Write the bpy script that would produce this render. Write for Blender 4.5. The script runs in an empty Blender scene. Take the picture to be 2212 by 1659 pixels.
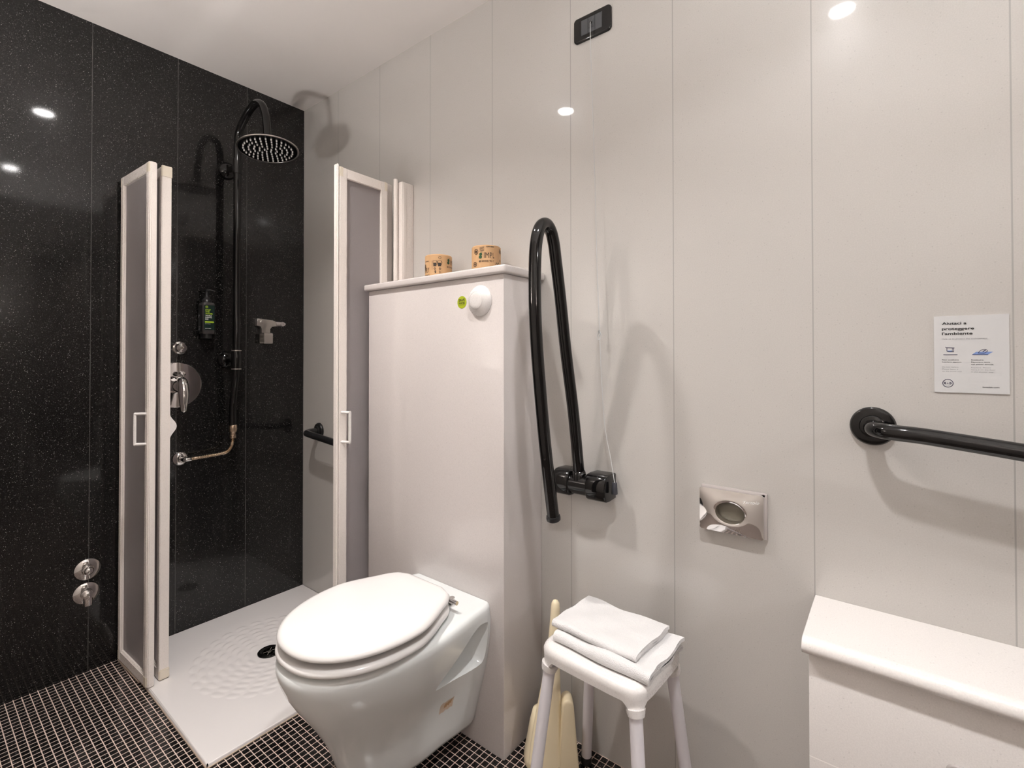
import bpy, bmesh, math, random
from mathutils import Vector, Matrix, Euler
random.seed(7)
PI = math.pi
scene = bpy.context.scene
COL = scene.collection
H = 2.40            # ceiling height

# ------------------------------------------------------------------ materials
def new_mat(name):
    m = bpy.data.materials.new(name); m.use_nodes = True
    nt = m.node_tree
    return m, nt, nt.nodes['Principled BSDF'], nt.nodes, nt.links

def simple(name, color, rough=0.4, metal=0.0, spec=0.5, coat=0.0, trans=0.0, bump=0.0, bscale=300, sss=0.0):
    m, nt, b, N, L = new_mat(name)
    b.inputs['Base Color'].default_value = (*color, 1)
    b.inputs['Roughness'].default_value = rough
    b.inputs['Metallic'].default_value = metal
    b.inputs['Specular IOR Level'].default_value = spec
    b.inputs['Coat Weight'].default_value = coat
    b.inputs['Coat Roughness'].default_value = 0.05
    b.inputs['Transmission Weight'].default_value = trans
    tc = N.new('ShaderNodeTexCoord'); nz = N.new('ShaderNodeTexNoise')
    nz.inputs['Scale'].default_value = bscale; nz.inputs['Detail'].default_value = 3
    L.new(tc.outputs['Object'], nz.inputs['Vector'])
    # slight procedural variation of gloss
    mr = N.new('ShaderNodeMapRange'); mr.inputs[3].default_value = max(0.0, rough*0.85); mr.inputs[4].default_value = min(1, rough*1.15)
    L.new(nz.outputs['Fac'], mr.inputs[0]); L.new(mr.outputs[0], b.inputs['Roughness'])
    if bump > 0:
        bp = N.new('ShaderNodeBump'); bp.inputs['Strength'].default_value = bump; bp.inputs['Distance'].default_value = 0.001
        L.new(nz.outputs['Fac'], bp.inputs['Height']); L.new(bp.outputs[0], b.inputs['Normal'])
    return m

def math_node(N, L, op, a, b=None, c=None):
    n = N.new('ShaderNodeMath'); n.operation = op
    for i, v in enumerate((a, b, c)):
        if v is None: continue
        if isinstance(v, (int, float)): n.inputs[i].default_value = v
        else: L.new(v, n.inputs[i])
    return n.outputs[0]

def mix_col(N, L, fac, a, b):
    n = N.new('ShaderNodeMix'); n.data_type = 'RGBA'
    def put(sock, v):
        if isinstance(v, tuple): sock.default_value = (*v, 1)
        else: L.new(v, sock)
    if isinstance(fac, (int, float)): n.inputs[0].default_value = fac
    else: L.new(fac, n.inputs[0])
    put(n.inputs[6], a); put(n.inputs[7], b)
    return n.outputs[2]

def seam_mask(N, L, coord, origin, pitch, half):
    """1 on a thin joint every `pitch` metres"""
    t = math_node(N, L, 'SUBTRACT', coord, origin)
    t = math_node(N, L, 'DIVIDE', t, pitch)
    f = math_node(N, L, 'FRACT', t)
    d = math_node(N, L, 'PINGPONG', t, 0.5)
    return math_node(N, L, 'LESS_THAN', d, half / pitch)

def granite_black(name, axis=None, origin=0, pitch=1, seam=(0.10, 0.10, 0.095), rough=0.07, streaks=False):
    m, nt, b, N, L = new_mat(name)
    tc = N.new('ShaderNodeTexCoord')
    v1 = N.new('ShaderNodeTexVoronoi'); v1.inputs['Scale'].default_value = 480
    L.new(tc.outputs['Object'], v1.inputs['Vector'])
    sep = N.new('ShaderNodeSeparateColor'); L.new(v1.outputs['Color'], sep.inputs[0])
    big = math_node(N, L, 'GREATER_THAN', sep.outputs[0], 0.94)
    mid = math_node(N, L, 'GREATER_THAN', sep.outputs[1], 0.72)
    core = math_node(N, L, 'LESS_THAN', v1.outputs['Distance'], 0.40)
    pw = math_node(N, L, 'MULTIPLY', math_node(N, L, 'POWER', sep.outputs[2], 3.0), 0.65)
    s1 = math_node(N, L, 'MULTIPLY', math_node(N, L, 'MULTIPLY', big, core), pw)
    s2 = math_node(N, L, 'MULTIPLY', math_node(N, L, 'MULTIPLY', mid, core), 0.055)
    s = math_node(N, L, 'ADD', s1, s2)
    col = mix_col(N, L, s, (0.005, 0.0048, 0.0048), (0.62, 0.60, 0.57))
    if streaks:
        mp = N.new('ShaderNodeMapping'); mp.inputs['Scale'].default_value = (30, 30, 1.1)
        L.new(tc.outputs['Object'], mp.inputs[0])
        nz = N.new('ShaderNodeTexNoise'); nz.inputs['Scale'].default_value = 1.6; nz.inputs['Detail'].default_value = 5
        L.new(mp.outputs[0], nz.inputs['Vector'])
        st = N.new('ShaderNodeMapRange'); st.inputs[1].default_value = 0.60; st.inputs[2].default_value = 0.9; st.inputs[4].default_value = 0.05
        L.new(nz.outputs['Fac'], st.inputs[0])
        col = mix_col(N, L, st.outputs[0], col, (0.5, 0.48, 0.46))
    b.inputs['Roughness'].default_value = 0.26
    b.inputs['Coat Weight'].default_value = 0.6; b.inputs['Coat Roughness'].default_value = 0.065
    if axis is not None:
        sx = N.new('ShaderNodeSeparateXYZ'); L.new(tc.outputs['Object'], sx.inputs[0])
        ms = seam_mask(N, L, sx.outputs[axis], origin, pitch, 0.0012)
        nz2 = N.new('ShaderNodeTexNoise'); nz2.inputs['Scale'].default_value = 9
        L.new(tc.outputs['Object'], nz2.inputs['Vector'])
        k = math_node(N, L, 'MULTIPLY', ms, math_node(N, L, 'MULTIPLY', nz2.outputs['Fac'], 1.3))
        col = mix_col(N, L, k, col, seam)
    L.new(col, b.inputs['Base Color'])
    b.inputs['Specular IOR Level'].default_value = 0.22
    return m

def quartz(name, base, axis=None, origin=0, pitch=1, rough=0.10, seam=0.72, half=0.0013, spec=0.5, axis2=None, origin2=0, pitch2=1):
    m, nt, b, N, L = new_mat(name)
    tc = N.new('ShaderNodeTexCoord')
    v1 = N.new('ShaderNodeTexVoronoi'); v1.inputs['Scale'].default_value = 260
    L.new(tc.outputs['Object'], v1.inputs['Vector'])
    sep = N.new('ShaderNodeSeparateColor'); L.new(v1.outputs['Color'], sep.inputs[0])
    core = math_node(N, L, 'LESS_THAN', v1.outputs['Distance'], 0.34)
    dark = math_node(N, L, 'MULTIPLY', math_node(N, L, 'GREATER_THAN', sep.outputs[0], 0.97), core)
    nz = N.new('ShaderNodeTexNoise'); nz.inputs['Scale'].default_value = 420; nz.inputs['Detail'].default_value = 2
    L.new(tc.outputs['Object'], nz.inputs['Vector'])
    mr = N.new('ShaderNodeMapRange'); mr.inputs[1].default_value = 0.3; mr.inputs[2].default_value = 0.7
    L.new(nz.outputs['Fac'], mr.inputs[0])
    c0 = tuple(c*0.955 for c in base); c1 = tuple(min(1, c*1.035) for c in base)
    col = mix_col(N, L, mr.outputs[0], c0, c1)
    col = mix_col(N, L, math_node(N, L, 'MULTIPLY', dark, 0.2), col, tuple(c*0.42 for c in base))
    if axis is not None:
        sx = N.new('ShaderNodeSeparateXYZ'); L.new(tc.outputs['Object'], sx.inputs[0])
        ms = seam_mask(N, L, sx.outputs[axis], origin, pitch, half)
        if axis2 is not None:
            ms = math_node(N, L, 'MAXIMUM', ms, seam_mask(N, L, sx.outputs[axis2], origin2, pitch2, half))
        col = mix_col(N, L, ms, col, tuple(c*seam for c in base))
    L.new(col, b.inputs['Base Color'])
    b.inputs['Roughness'].default_value = max(0.24, rough)
    b.inputs['Specular IOR Level'].default_value = spec
    b.inputs['Coat Weight'].default_value = 0.55; b.inputs['Coat Roughness'].default_value = 0.05
    return m

def mosaic(name):
    m, nt, b, N, L = new_mat(name)
    tc = N.new('ShaderNodeTexCoord')
    sx = N.new('ShaderNodeSeparateXYZ'); L.new(tc.outputs['Object'], sx.inputs[0])
    P = 0.02
    gx = seam_mask(N, L, sx.outputs[0], 0.007, P, 0.0012)
    gy = seam_mask(N, L, sx.outputs[1], -0.001, P, 0.0012)
    g = math_node(N, L, 'MAXIMUM', gx, gy)
    # id of each tile
    ix = math_node(N, L, 'FLOOR', math_node(N, L, 'DIVIDE', math_node(N, L, 'SUBTRACT', sx.outputs[0], 0.007), P))
    iy = math_node(N, L, 'FLOOR', math_node(N, L, 'DIVIDE', math_node(N, L, 'SUBTRACT', sx.outputs[1], -0.001), P))
    cb = N.new('ShaderNodeCombineXYZ'); L.new(ix, cb.inputs[0]); L.new(iy, cb.inputs[1])
    wn = N.new('ShaderNodeTexWhiteNoise'); L.new(cb.outputs[0], wn.inputs['Vector'])
    v1 = N.new('ShaderNodeTexVoronoi'); v1.inputs['Scale'].default_value = 700
    L.new(tc.outputs['Object'], v1.inputs['Vector'])
    sep = N.new('ShaderNodeSeparateColor'); L.new(v1.outputs['Color'], sep.inputs[0])
    sp = math_node(N, L, 'MULTIPLY', math_node(N, L, 'GREATER_THAN', sep.outputs[0], 0.93), math_node(N, L, 'POWER', sep.outputs[1], 3.0))
    tile = mix_col(N, L, wn.outputs['Value'], (0.004, 0.0036, 0.0036), (0.012, 0.0105, 0.010))
    tile = mix_col(N, L, math_node(N, L, 'MULTIPLY', sp, 0.5), tile, (0.5, 0.48, 0.5))
    ng = N.new('ShaderNodeTexNoise'); ng.inputs['Scale'].default_value = 14; ng.inputs['Detail'].default_value = 4
    L.new(tc.outputs['Object'], ng.inputs['Vector'])
    gcol = mix_col(N, L, ng.outputs['Fac'], (0.60, 0.45, 0.38), (0.84, 0.70, 0.63))
    col = mix_col(N, L, g, tile, gcol)
    L.new(col, b.inputs['Base Color'])
    r = math_node(N, L, 'MULTIPLY_ADD', g, 0.55, 0.16)
    L.new(r, b.inputs['Roughness'])
    bp = N.new('ShaderNodeBump'); bp.inputs['Strength'].default_value = 0.6; bp.inputs['Distance'].default_value = 0.0006
    L.new(math_node(N, L, 'SUBTRACT', 1.0, g), bp.inputs['Height']); L.new(bp.outputs[0], b.inputs['Normal'])
    return m

def emission(name, color, strength):
    m = bpy.data.materials.new(name); m.use_nodes = True
    N = m.node_tree.nodes; L = m.node_tree.links
    N.clear(); o = N.new('ShaderNodeOutputMaterial'); e = N.new('ShaderNodeEmission')
    e.inputs[0].default_value = (*color, 1); e.inputs[1].default_value = strength
    L.new(e.outputs[0], o.inputs[0]); return m

WALL_C = (0.555, 0.533, 0.508)
M = {}
M['granite'] = granite_black('black speckled granite', 1, -0.552, 0.2756, streaks=True)
M['granite_plain'] = granite_black('black granite plain', 1, -0.552, 0.6)
M['quartz'] = quartz('beige quartz cladding', WALL_C, 0, -0.0101, 0.3147)
M['quartz_plain'] = quartz('beige quartz slab', (0.66, 0.615, 0.60))
M['quartz_ledge'] = quartz('pale quartz ledge', (0.86, 0.825, 0.805), 2, 0.398, 0.9, half=0.001, rough=0.22, seam=1.2)
M['ceiling'] = simple('matt ceiling paint', (0.80, 0.755, 0.725), 0.85, spec=0.2)
M['mosaic'] = mosaic('black mosaic tiles')
M['ceramic'] = simple('white glazed ceramic', (0.80, 0.825, 0.825), 0.06, coat=0.3, bscale=40)
M['seat_plastic'] = simple('white seat plastic', (0.82, 0.80, 0.79), 0.16, bscale=60)
M['white_plastic'] = simple('white plastic', (0.80, 0.77, 0.755), 0.28)
M['stool_leg'] = simple('pale grey lacquered tube', (0.74, 0.71, 0.745), 0.3)
M['tray'] = simple('white acrylic tray', (0.83, 0.80, 0.795), 0.22, bscale=25)
M['nozzle'] = simple('pale silicone', (0.85, 0.83, 0.80), 0.35)
M['cream'] = simple('cream brush plastic', (0.82, 0.71, 0.50), 0.25)
M['frame'] = simple('off white lacquered aluminium', (0.86, 0.80, 0.76), 0.28)
M['frame_cap'] = simple('cream end cap plastic', (0.78, 0.71, 0.60), 0.35)
M['black_gloss'] = simple('glossy black lacquer', (0.0045, 0.0042, 0.0042), 0.07, spec=0.45, bscale=20)
M['black_satin'] = simple('satin black plastic', (0.012, 0.012, 0.013), 0.30)
M['grey_module'] = simple('dark grey switch module', (0.075, 0.078, 0.085), 0.35)
M['chrome'] = simple('polished chrome', (0.80, 0.78, 0.77), 0.05, metal=1.0, bscale=15)
M['steel'] = simple('brushed steel', (0.62, 0.585, 0.555), 0.30, metal=1.0)
M['nickel'] = simple('warm nickel hose', (0.72, 0.61, 0.49), 0.26, metal=1.0)
M['brass'] = simple('matt brass fitting', (0.62, 0.48, 0.36), 0.30, metal=1.0)
M['paper'] = simple('white coated card', (0.66, 0.66, 0.665), 0.25)
M['ink'] = simple('black ink', (0.012, 0.012, 0.014), 0.5)
M['ink_grey'] = simple('grey ink', (0.28, 0.28, 0.30), 0.5)
M['ink_navy'] = simple('navy ink', (0.03, 0.03, 0.075), 0.5)
M['ink_blue'] = simple('blue ink', (0.20, 0.30, 0.60), 0.5)
M['ink_green'] = simple('lime green print', (0.42, 0.62, 0.03), 0.45)
M['ink_white'] = simple('white print', (0.72, 0.74, 0.72), 0.5)
M['ink_forest'] = simple('forest green print', (0.012, 0.065, 0.02), 0.5)
M['ink_brown'] = simple('dark brown print', (0.03, 0.02, 0.014), 0.5)
M['sticker'] = simple('lime sticker', (0.38, 0.45, 0.018), 0.4)
M['kraft'] = simple('kraft wrapping paper', (0.58, 0.355, 0.18), 0.6, bump=0.15, bscale=500)
M['kraft_dark'] = simple('kraft paper overlap', (0.50, 0.30, 0.155), 0.6)
M['bottle'] = simple('smoky translucent bottle', (0.055, 0.05, 0.05), 0.15)
M['label_green'] = simple('deep green label', (0.006, 0.022, 0.018), 0.3)
M['label_black'] = simple('black label', (0.006, 0.006, 0.007), 0.3)
M['cord'] = simple('grey nylon cord', (0.55, 0.56, 0.56), 0.5)
M['knob'] = simple('dark grey rubber', (0.035, 0.036, 0.045), 0.55)
M['stain'] = simple('old glue residue', (0.62, 0.50, 0.40), 0.6)
M['stain_dark'] = simple('brown glue residue', (0.46, 0.28, 0.15), 0.6)
M['bag'] = simple('olive bag film', (0.17, 0.155, 0.12), 0.4)
M['etch'] = simple('etched lettering', (0.75, 0.74, 0.74), 0.6)
M['grey_plate'] = simple('grey satin plate', (0.44, 0.40, 0.39), 0.4)
M['caulk'] = simple('discoloured silicone', (0.50, 0.39, 0.31), 0.5)
M['bezel'] = simple('white lamp trim', (0.8, 0.8, 0.8), 0.4)
M['lamp_1'] = emission('lamp glow', (1.0, 0.97, 0.95), 190.0)
M['lamp_2'] = emission('lamp glow right', (1.0, 0.97, 0.95), 190.0)
M['fill_lamp'] = emission('added lamp glow', (1.0, 0.97, 0.95), 11000.0)  # for the added lamp beyond the right wall
M['fill_up'] = emission('added fill glow', (1.0, 0.965, 0.945), 640.0)
M['fill_up_2'] = emission('added fill glow strong', (1.0, 1.0, 0.995), 1200.0)  # both uplighter glows belong to added fill lamps
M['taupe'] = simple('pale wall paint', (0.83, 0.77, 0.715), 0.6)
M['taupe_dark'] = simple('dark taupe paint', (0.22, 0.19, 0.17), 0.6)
M['corridor'] = simple('added corridor paint', (0.16, 0.13, 0.11), 0.8)  # for the added shell around the unseen lamp

def frosted():
    m, nt, b, N, L = new_mat('frosted textured acrylic')
    b.inputs['Base Color'].default_value = (0.70, 0.66, 0.67, 1)
    b.inputs['Roughness'].default_value = 0.42
    b.inputs['Transmission Weight'].default_value = 0.72
    b.inputs['IOR'].default_value = 1.25
    tc = N.new('ShaderNodeTexCoord'); v = N.new('ShaderNodeTexVoronoi'); v.inputs['Scale'].default_value = 330
    L.new(tc.outputs['Object'], v.inputs['Vector'])
    bp = N.new('ShaderNodeBump'); bp.inputs['Strength'].default_value = 0.35; bp.inputs['Distance'].default_value = 0.0008
    L.new(v.outputs['Distance'], bp.inputs['Height']); L.new(bp.outputs[0], b.inputs['Normal'])
    return m
M['frost'] = frosted()

def terry():
    m, nt, b, N, L = new_mat('white terry cotton')
    b.inputs['Base Color'].default_value = (0.80, 0.785, 0.785, 1)
    b.inputs['Roughness'].default_value = 0.95
    b.inputs['Specular IOR Level'].default_value = 0.1
    b.inputs['Sheen Weight'].default_value = 0.25
    tc = N.new('ShaderNodeTexCoord'); n = N.new('ShaderNodeTexNoise'); n.inputs['Scale'].default_value = 420; n.inputs['Detail'].default_value = 3
    n2 = N.new('ShaderNodeTexNoise'); n2.inputs['Scale'].default_value = 60
    L.new(tc.outputs['Object'], n.inputs['Vector']); L.new(tc.outputs['Object'], n2.inputs['Vector'])
    s = math_node(N, L, 'MULTIPLY_ADD', n2.outputs['Fac'], 0.8, n.outputs['Fac'])
    bp = N.new('ShaderNodeBump'); bp.inputs['Strength'].default_value = 0.8; bp.inputs['Distance'].default_value = 0.003
    L.new(s, bp.inputs['Height']); L.new(bp.outputs[0], b.inputs['Normal'])
    return m
M['terry'] = terry()

# ------------------------------------------------------------------ mesh collector
class MB:
    """collects shapes (world coordinates) that become ONE mesh object"""
    def __init__(self): self.v = []; self.f = []
    def add(self, vs, fs):
        o = len(self.v); self.v += [Vector(p) for p in vs]; self.f += [tuple(i+o for i in f) for f in fs]
        return self
    def from_bm(self, bm, mat=None):
        bm.verts.index_update()
        vs = [(mat @ v.co if mat else v.co.copy()) for v in bm.verts]
        self.add(vs, [[v.index for v in f.verts] for f in bm.faces]); bm.free(); return self
    def box(self, x0, x1, y0, y1, z0, z1, bev=0.0, seg=2, mat=None):
        bm = bmesh.new()
        bmesh.ops.create_cube(bm, size=1.0, matrix=Matrix.Translation(((x0+x1)/2, (y0+y1)/2, (z0+z1)/2)) @ Matrix.Diagonal((abs(x1-x0), abs(y1-y0), abs(z1-z0), 1)))
        if bev > 0: bmesh.ops.bevel(bm, geom=list(bm.edges), offset=bev, segments=seg, profile=0.5, affect='EDGES')
        return self.from_bm(bm, mat)
    def tube(self, path, r, n=16, cap=True, closed=False):
        path = [Vector(p) for p in path]; k = len(path)
        rs = r if isinstance(r, (list, tuple)) else [r]*k
        tang = []
        for i in range(k):
            a = path[(i-1) % k] if (closed or i > 0) else path[i]; b = path[(i+1) % k] if (closed or i < k-1) else path[i]
            tang.append((b-a).normalized())
        up = Vector((0, 0, 1)) if abs(tang[0].z) < 0.9 else Vector((1, 0, 0))
        nrm = (up - tang[0]*up.dot(tang[0])).normalized()
        vs = []; fs = []
        for i in range(k):
            nrm = (nrm - tang[i]*nrm.dot(tang[i])).normalized(); bi = tang[i].cross(nrm)
            for j in range(n):
                a = 2*PI*j/n; vs.append(path[i] + (nrm*math.cos(a) + bi*math.sin(a))*rs[i])
        rng = k if closed else k-1
        for i in range(rng):
            for j in range(n):
                a, b = i*n+j, i*n+(j+1) % n; c, d = ((i+1) % k)*n+(j+1) % n, ((i+1) % k)*n+j
                fs.append((a, b, c, d))
        if cap and not closed:
            fs.append(tuple(range(n-1, -1, -1))); fs.append(tuple(range((k-1)*n, k*n)))
        return self.add(vs, fs)
    def lathe(self, prof, origin, axis=(0, 0, 1), n=40, sx=1.0, sy=1.0):
        """prof: list of (radius, height along axis)"""
        ax = Vector(axis).normalized(); q = Vector((0, 0, 1)).rotation_difference(ax); o = Vector(origin)
        vs = []; fs = []; k = len(prof)
        for r, h in prof:
            for j in range(n):
                a = 2*PI*j/n; vs.append(o + q @ Vector((r*sx*math.cos(a), r*sy*math.sin(a), h)))
        for i in range(k-1):
            for j in range(n):
                fs.append((i*n+j, i*n+(j+1) % n, (i+1)*n+(j+1) % n, (i+1)*n+j))
        if prof[0][0] > 1e-6: fs.append(tuple(range(n-1, -1, -1)))
        if prof[-1][0] > 1e-6: fs.append(tuple(range((k-1)*n, k*n)))
        return self.add(vs, fs)
    def rings(self, rings, cap=True):
        """loft between closed rings of equal count"""
        n = len(rings[0]); vs = [p for r in rings for p in r]; fs = []
        for i in range(len(rings)-1):
            for j in range(n):
                fs.append((i*n+j, i*n+(j+1) % n, (i+1)*n+(j+1) % n, (i+1)*n+j))
        if cap:
            fs.append(tuple(range(n-1, -1, -1))); fs.append(tuple(range((len(rings)-1)*n, len(rings)*n)))
        return self.add(vs, fs)
    def prism(self, poly, fn, d0, d1, bev=0.0):
        """poly of (a,b); fn(a,b,d) -> point; solid between depths d0 and d1"""
        n = len(poly)
        if bev <= 0:
            return self.rings([[fn(a, b, d0) for a, b in poly], [fn(a, b, d1) for a, b in poly]])
        ca = sum(a for a, b in poly)/n; cb = sum(b for a, b in poly)/n
        def inset(e):
            out = []
            for i in range(n):
                p0 = Vector(poly[i-1]); p1 = Vector(poly[i]); p2 = Vector(poly[(i+1) % n])
                e1 = (p1-p0).normalized(); e2 = (p2-p1).normalized()
                nn = Vector((-(e1.y+e2.y), e1.x+e2.x))
                if nn.length < 1e-9: nn = Vector((-e1.y, e1.x))
                nn.normalize()
                if inset.sign < 0: nn = -nn
                out.append((p1.x+nn.x*e, p1.y+nn.y*e))
            return out
        area = sum(poly[i][0]*poly[(i+1) % n][1]-poly[(i+1) % n][0]*poly[i][1] for i in range(n))
        inset.sign = 1 if area > 0 else -1
        s = 1 if d1 > d0 else -1
        R = [[fn(a, b, d0) for a, b in poly]]
        for t in (0, 30, 60, 90):
            t = math.radians(t); e = bev*(1-math.cos(t)); dd = d1 - s*bev + s*bev*math.sin(t)
            R.append([fn(a, b, dd) for a, b in inset(e)])
        return self.rings(R)
    def build(self, name, mat, parent=None, origin=None, smooth=40, fix=True):
        me = bpy.data.meshes.new(name)
        if parent is not None: org = ORG[parent.name]
        else: org = Vector(origin) if origin is not None else Vector((0, 0, 0))
        me.from_pydata([tuple(p-org) for p in self.v], [], self.f)
        bm = bmesh.new(); bm.from_mesh(me)
        bmesh.ops.remove_doubles(bm, verts=bm.verts, dist=1e-6)
        if fix: bmesh.ops.recalc_face_normals(bm, faces=bm.faces)
        bm.to_mesh(me); bm.free()
        if smooth:
            for p in me.polygons: p.use_smooth = True
            me.set_sharp_from_angle(angle=math.radians(smooth))
        me.materials.append(M[mat] if isinstance(mat, str) else mat)
        o = bpy.data.objects.new(name, me); COL.objects.link(o)
        if parent is not None:
            o.parent = parent; ORG[o.name] = org
        else:
            o.location = org; ORG[o.name] = org
        return o

ORG = {}
def tag(o, label, cat, group=None):
    o['label'] = label; o['category'] = cat
    if group: o['group'] = group
    return o
def thing(name, label, cat, loc, group=None):
    o = bpy.data.objects.new(name, None); o.empty_display_size = 0.05
    COL.objects.link(o); o.location = loc; ORG[o.name] = Vector(loc)
    return tag(o, label, cat, group)
def struct(o): o['kind'] = 'structure'; return o
def part_label(o, s): o['label'] = s; return o
def copy_thing(src, loc, label):
    r = src.copy(); COL.objects.link(r); r.location = loc; r['label'] = label
    for ch in list(src.children):
        c = ch.copy(); COL.objects.link(c); c.parent = r
        for g in list(ch.children):
            d = g.copy(); COL.objects.link(d); d.parent = c
    return r

def catmull(pts, sub=8, closed=False):
    P = [Vector(p) for p in pts]; n = len(P); out = []
    rng = n if closed else n-1
    for i in range(rng):
        p0 = P[i-1] if (i > 0 or closed) else P[0]*2-P[1]
        p1 = P[i]; p2 = P[(i+1) % n]
        p3 = P[(i+2) % n] if (i+2 < n or closed) else P[n-1]*2-P[n-2]
        for k in range(sub):
            t = k/sub
            out.append(0.5*((2*p1)+(-p0+p2)*t+(2*p0-5*p1+4*p2-p3)*t*t+(-p0+3*p1-3*p2+p3)*t**3))
    if not closed: out.append(P[-1])
    return out

def rrect(w, h, r, n=6, cx=0, cy=0):
    out = []
    for k, (sx, sy) in enumerate(((1, 1), (-1, 1), (-1, -1), (1, -1))):
        for i in range(n+1):
            a = PI/2*k + PI/2*i/n
            out.append((cx+sx*(w/2-r)+r*math.cos(a), cy+sy*(h/2-r)+r*math.sin(a)))
    return out
def circ(r, n=40, cx=0, cy=0): return [(cx+r*math.cos(2*PI*i/n), cy+r*math.sin(2*PI*i/n)) for i in range(n)]

# lettering: returns (verts2d, faces) scaled so that its box starts at (0,0) and has the given cap height / width
def text2d(s, height, width=None, bold=0.0, shear=0.0, ref='H'):
    def raw(t):
        cu = bpy.data.curves.new('lettering', 'FONT'); cu.body = t; cu.size = 1.0; cu.offset = bold; cu.resolution_u = 3; cu.shear = shear
        ob = bpy.data.objects.new('lettering', cu); COL.objects.link(ob)
        dg = bpy.context.evaluated_depsgraph_get(); dg.update()
        me = bpy.data.meshes.new_from_object(ob.evaluated_get(dg))
        vs = [(v.co.x, v.co.y) for v in me.vertices]; fs = [tuple(p.vertices) for p in me.polygons]
        bpy.data.objects.remove(ob); bpy.data.curves.remove(cu); bpy.data.meshes.remove(me)
        return vs, fs
    vs, fs = raw(s); hv, _ = raw(ref)
    hh = max(v[1] for v in hv)-min(v[1] for v in hv)
    x0 = min(v[0] for v in vs); x1 = max(v[0] for v in vs)
    k = height/hh; kx = (width/(x1-x0)) if width else k
    return [((v[0]-x0)*kx, v[1]*k) for v in vs], fs
def put_text(mb, s, u, v, height, fn, width=None, bold=0.0, shear=0.0, center=False):
    vs, fs = text2d(s, height, width, bold, shear)
    if center:
        w = max(a for a, b in vs); u = u-w/2
    mb.add([fn(u+a, v+b) for a, b in vs], fs)
def put_poly(mb, poly, fn): mb.add([fn(a, b) for a, b in poly], [tuple(range(len(poly)))])
def put_ring(mb, cx, cy, r0, r1, fn, n=36, ky=1.0):
    vs = [fn(cx+r*math.cos(2*PI*i/n), cy+ky*r*math.sin(2*PI*i/n)) for r in (r0, r1) for i in range(n)]
    mb.add(vs, [(i, (i+1) % n, n+(i+1) % n, n+i) for i in range(n)])
def put_line(mb, pts, w, fn):
    for (a, b), (c, d) in zip(pts[:-1], pts[1:]):
        dx, dy = c-a, d-b; l = math.hypot(dx, dy) or 1; nx, ny = -dy/l*w/2, dx/l*w/2
        put_poly(mb, [(a+nx, b+ny), (c+nx, d+ny), (c-nx, d-ny), (a-nx, b-ny)], fn)

# ------------------------------------------------------------------ the room
XR, YF = 3.05, -1.69
w = struct(MB().box(-0.1, 0, YF-0.1, 0.1, -0.1, H+0.1).build('wall_left', 'granite', smooth=0))
w = struct(MB().box(0, XR, 0, 0.1, -0.1, H+0.1).build('wall_back', 'quartz', smooth=0))
w = struct(MB().box(0, XR, YF-0.1, YF, -0.1, H+0.1).build('wall_front', 'taupe', smooth=0))
mb = MB()   # right wall, opening added so the unseen lamp beyond it shines in
mb.box(XR, XR+0.1, YF-0.1, -0.60, -0.1, H+0.1); mb.box(XR, XR+0.1, -0.03, 0.1, -0.1, H+0.1); mb.box(XR, XR+0.1, -0.60, -0.03, 2.08, H+0.1)
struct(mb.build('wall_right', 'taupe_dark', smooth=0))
struct(MB().box(-0.1, 6.0, YF-0.1, 0.1, -0.1, 0).build('floor', 'mosaic', smooth=0))
struct(MB().box(-0.1, 6.0, YF-0.1, 0.1, H, H+0.1).build('ceiling', 'ceiling', smooth=0))
mb = MB(); mb.box(XR+0.1, 6.0, 0.0, 0.1, 0, H); mb.box(XR+0.1, 6.0, YF-0.1, YF, 0, H); mb.box(5.9, 6.0, YF, 0.0, 0, H)
struct(mb.build('wall_added_corridor', 'corridor', smooth=0))  # added shell enclosing the unseen lamp past the opening

# recessed lamps (they show as glints in both polished walls)
def downlight(x, y, mat, label, power=0.0, tint=(1, 1, 1)):
    t = thing('ceiling_downlight', label, 'ceiling light', (x, y, H), 'round ceiling downlights')
    MB().lathe([(0.036, -0.001), (0.036, -0.006), (0.040, -0.009), (0.048, -0.006), (0.050, -0.0005)], (x, y, H), n=40).build('trim_ring', 'bezel', t)
    MB().lathe([(0.0, -0.004), (0.0355, -0.004)], (x, y, H), n=40).build('lens', mat, t, smooth=0)
    if power > 0:     # the beam of the lamp
        la = bpy.data.lights.new('beam', 'AREA'); la.shape = 'DISK'; la.size = 0.072; la.energy = power; la.spread = math.radians(116); la.color = tint
        lo = bpy.data.objects.new('beam', la); COL.objects.link(lo); lo.parent = t; lo.location = (0, 0, -0.0065)
downlight(1.045, -0.816, 'lamp_1', 'round ceiling downlight nearer the black shower wall', 11.0, (1.0, 0.945, 0.90))
downlight(2.200, -0.816, 'lamp_2', 'round ceiling downlight nearer the pale ledge', 9.5, (1.0, 0.99, 0.98))
downlight(5.100, -0.816, 'fill_lamp', 'added round lamp out of view beyond the added wall opening')  # added lamp in place of the first downlight's mirror reflection

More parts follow.
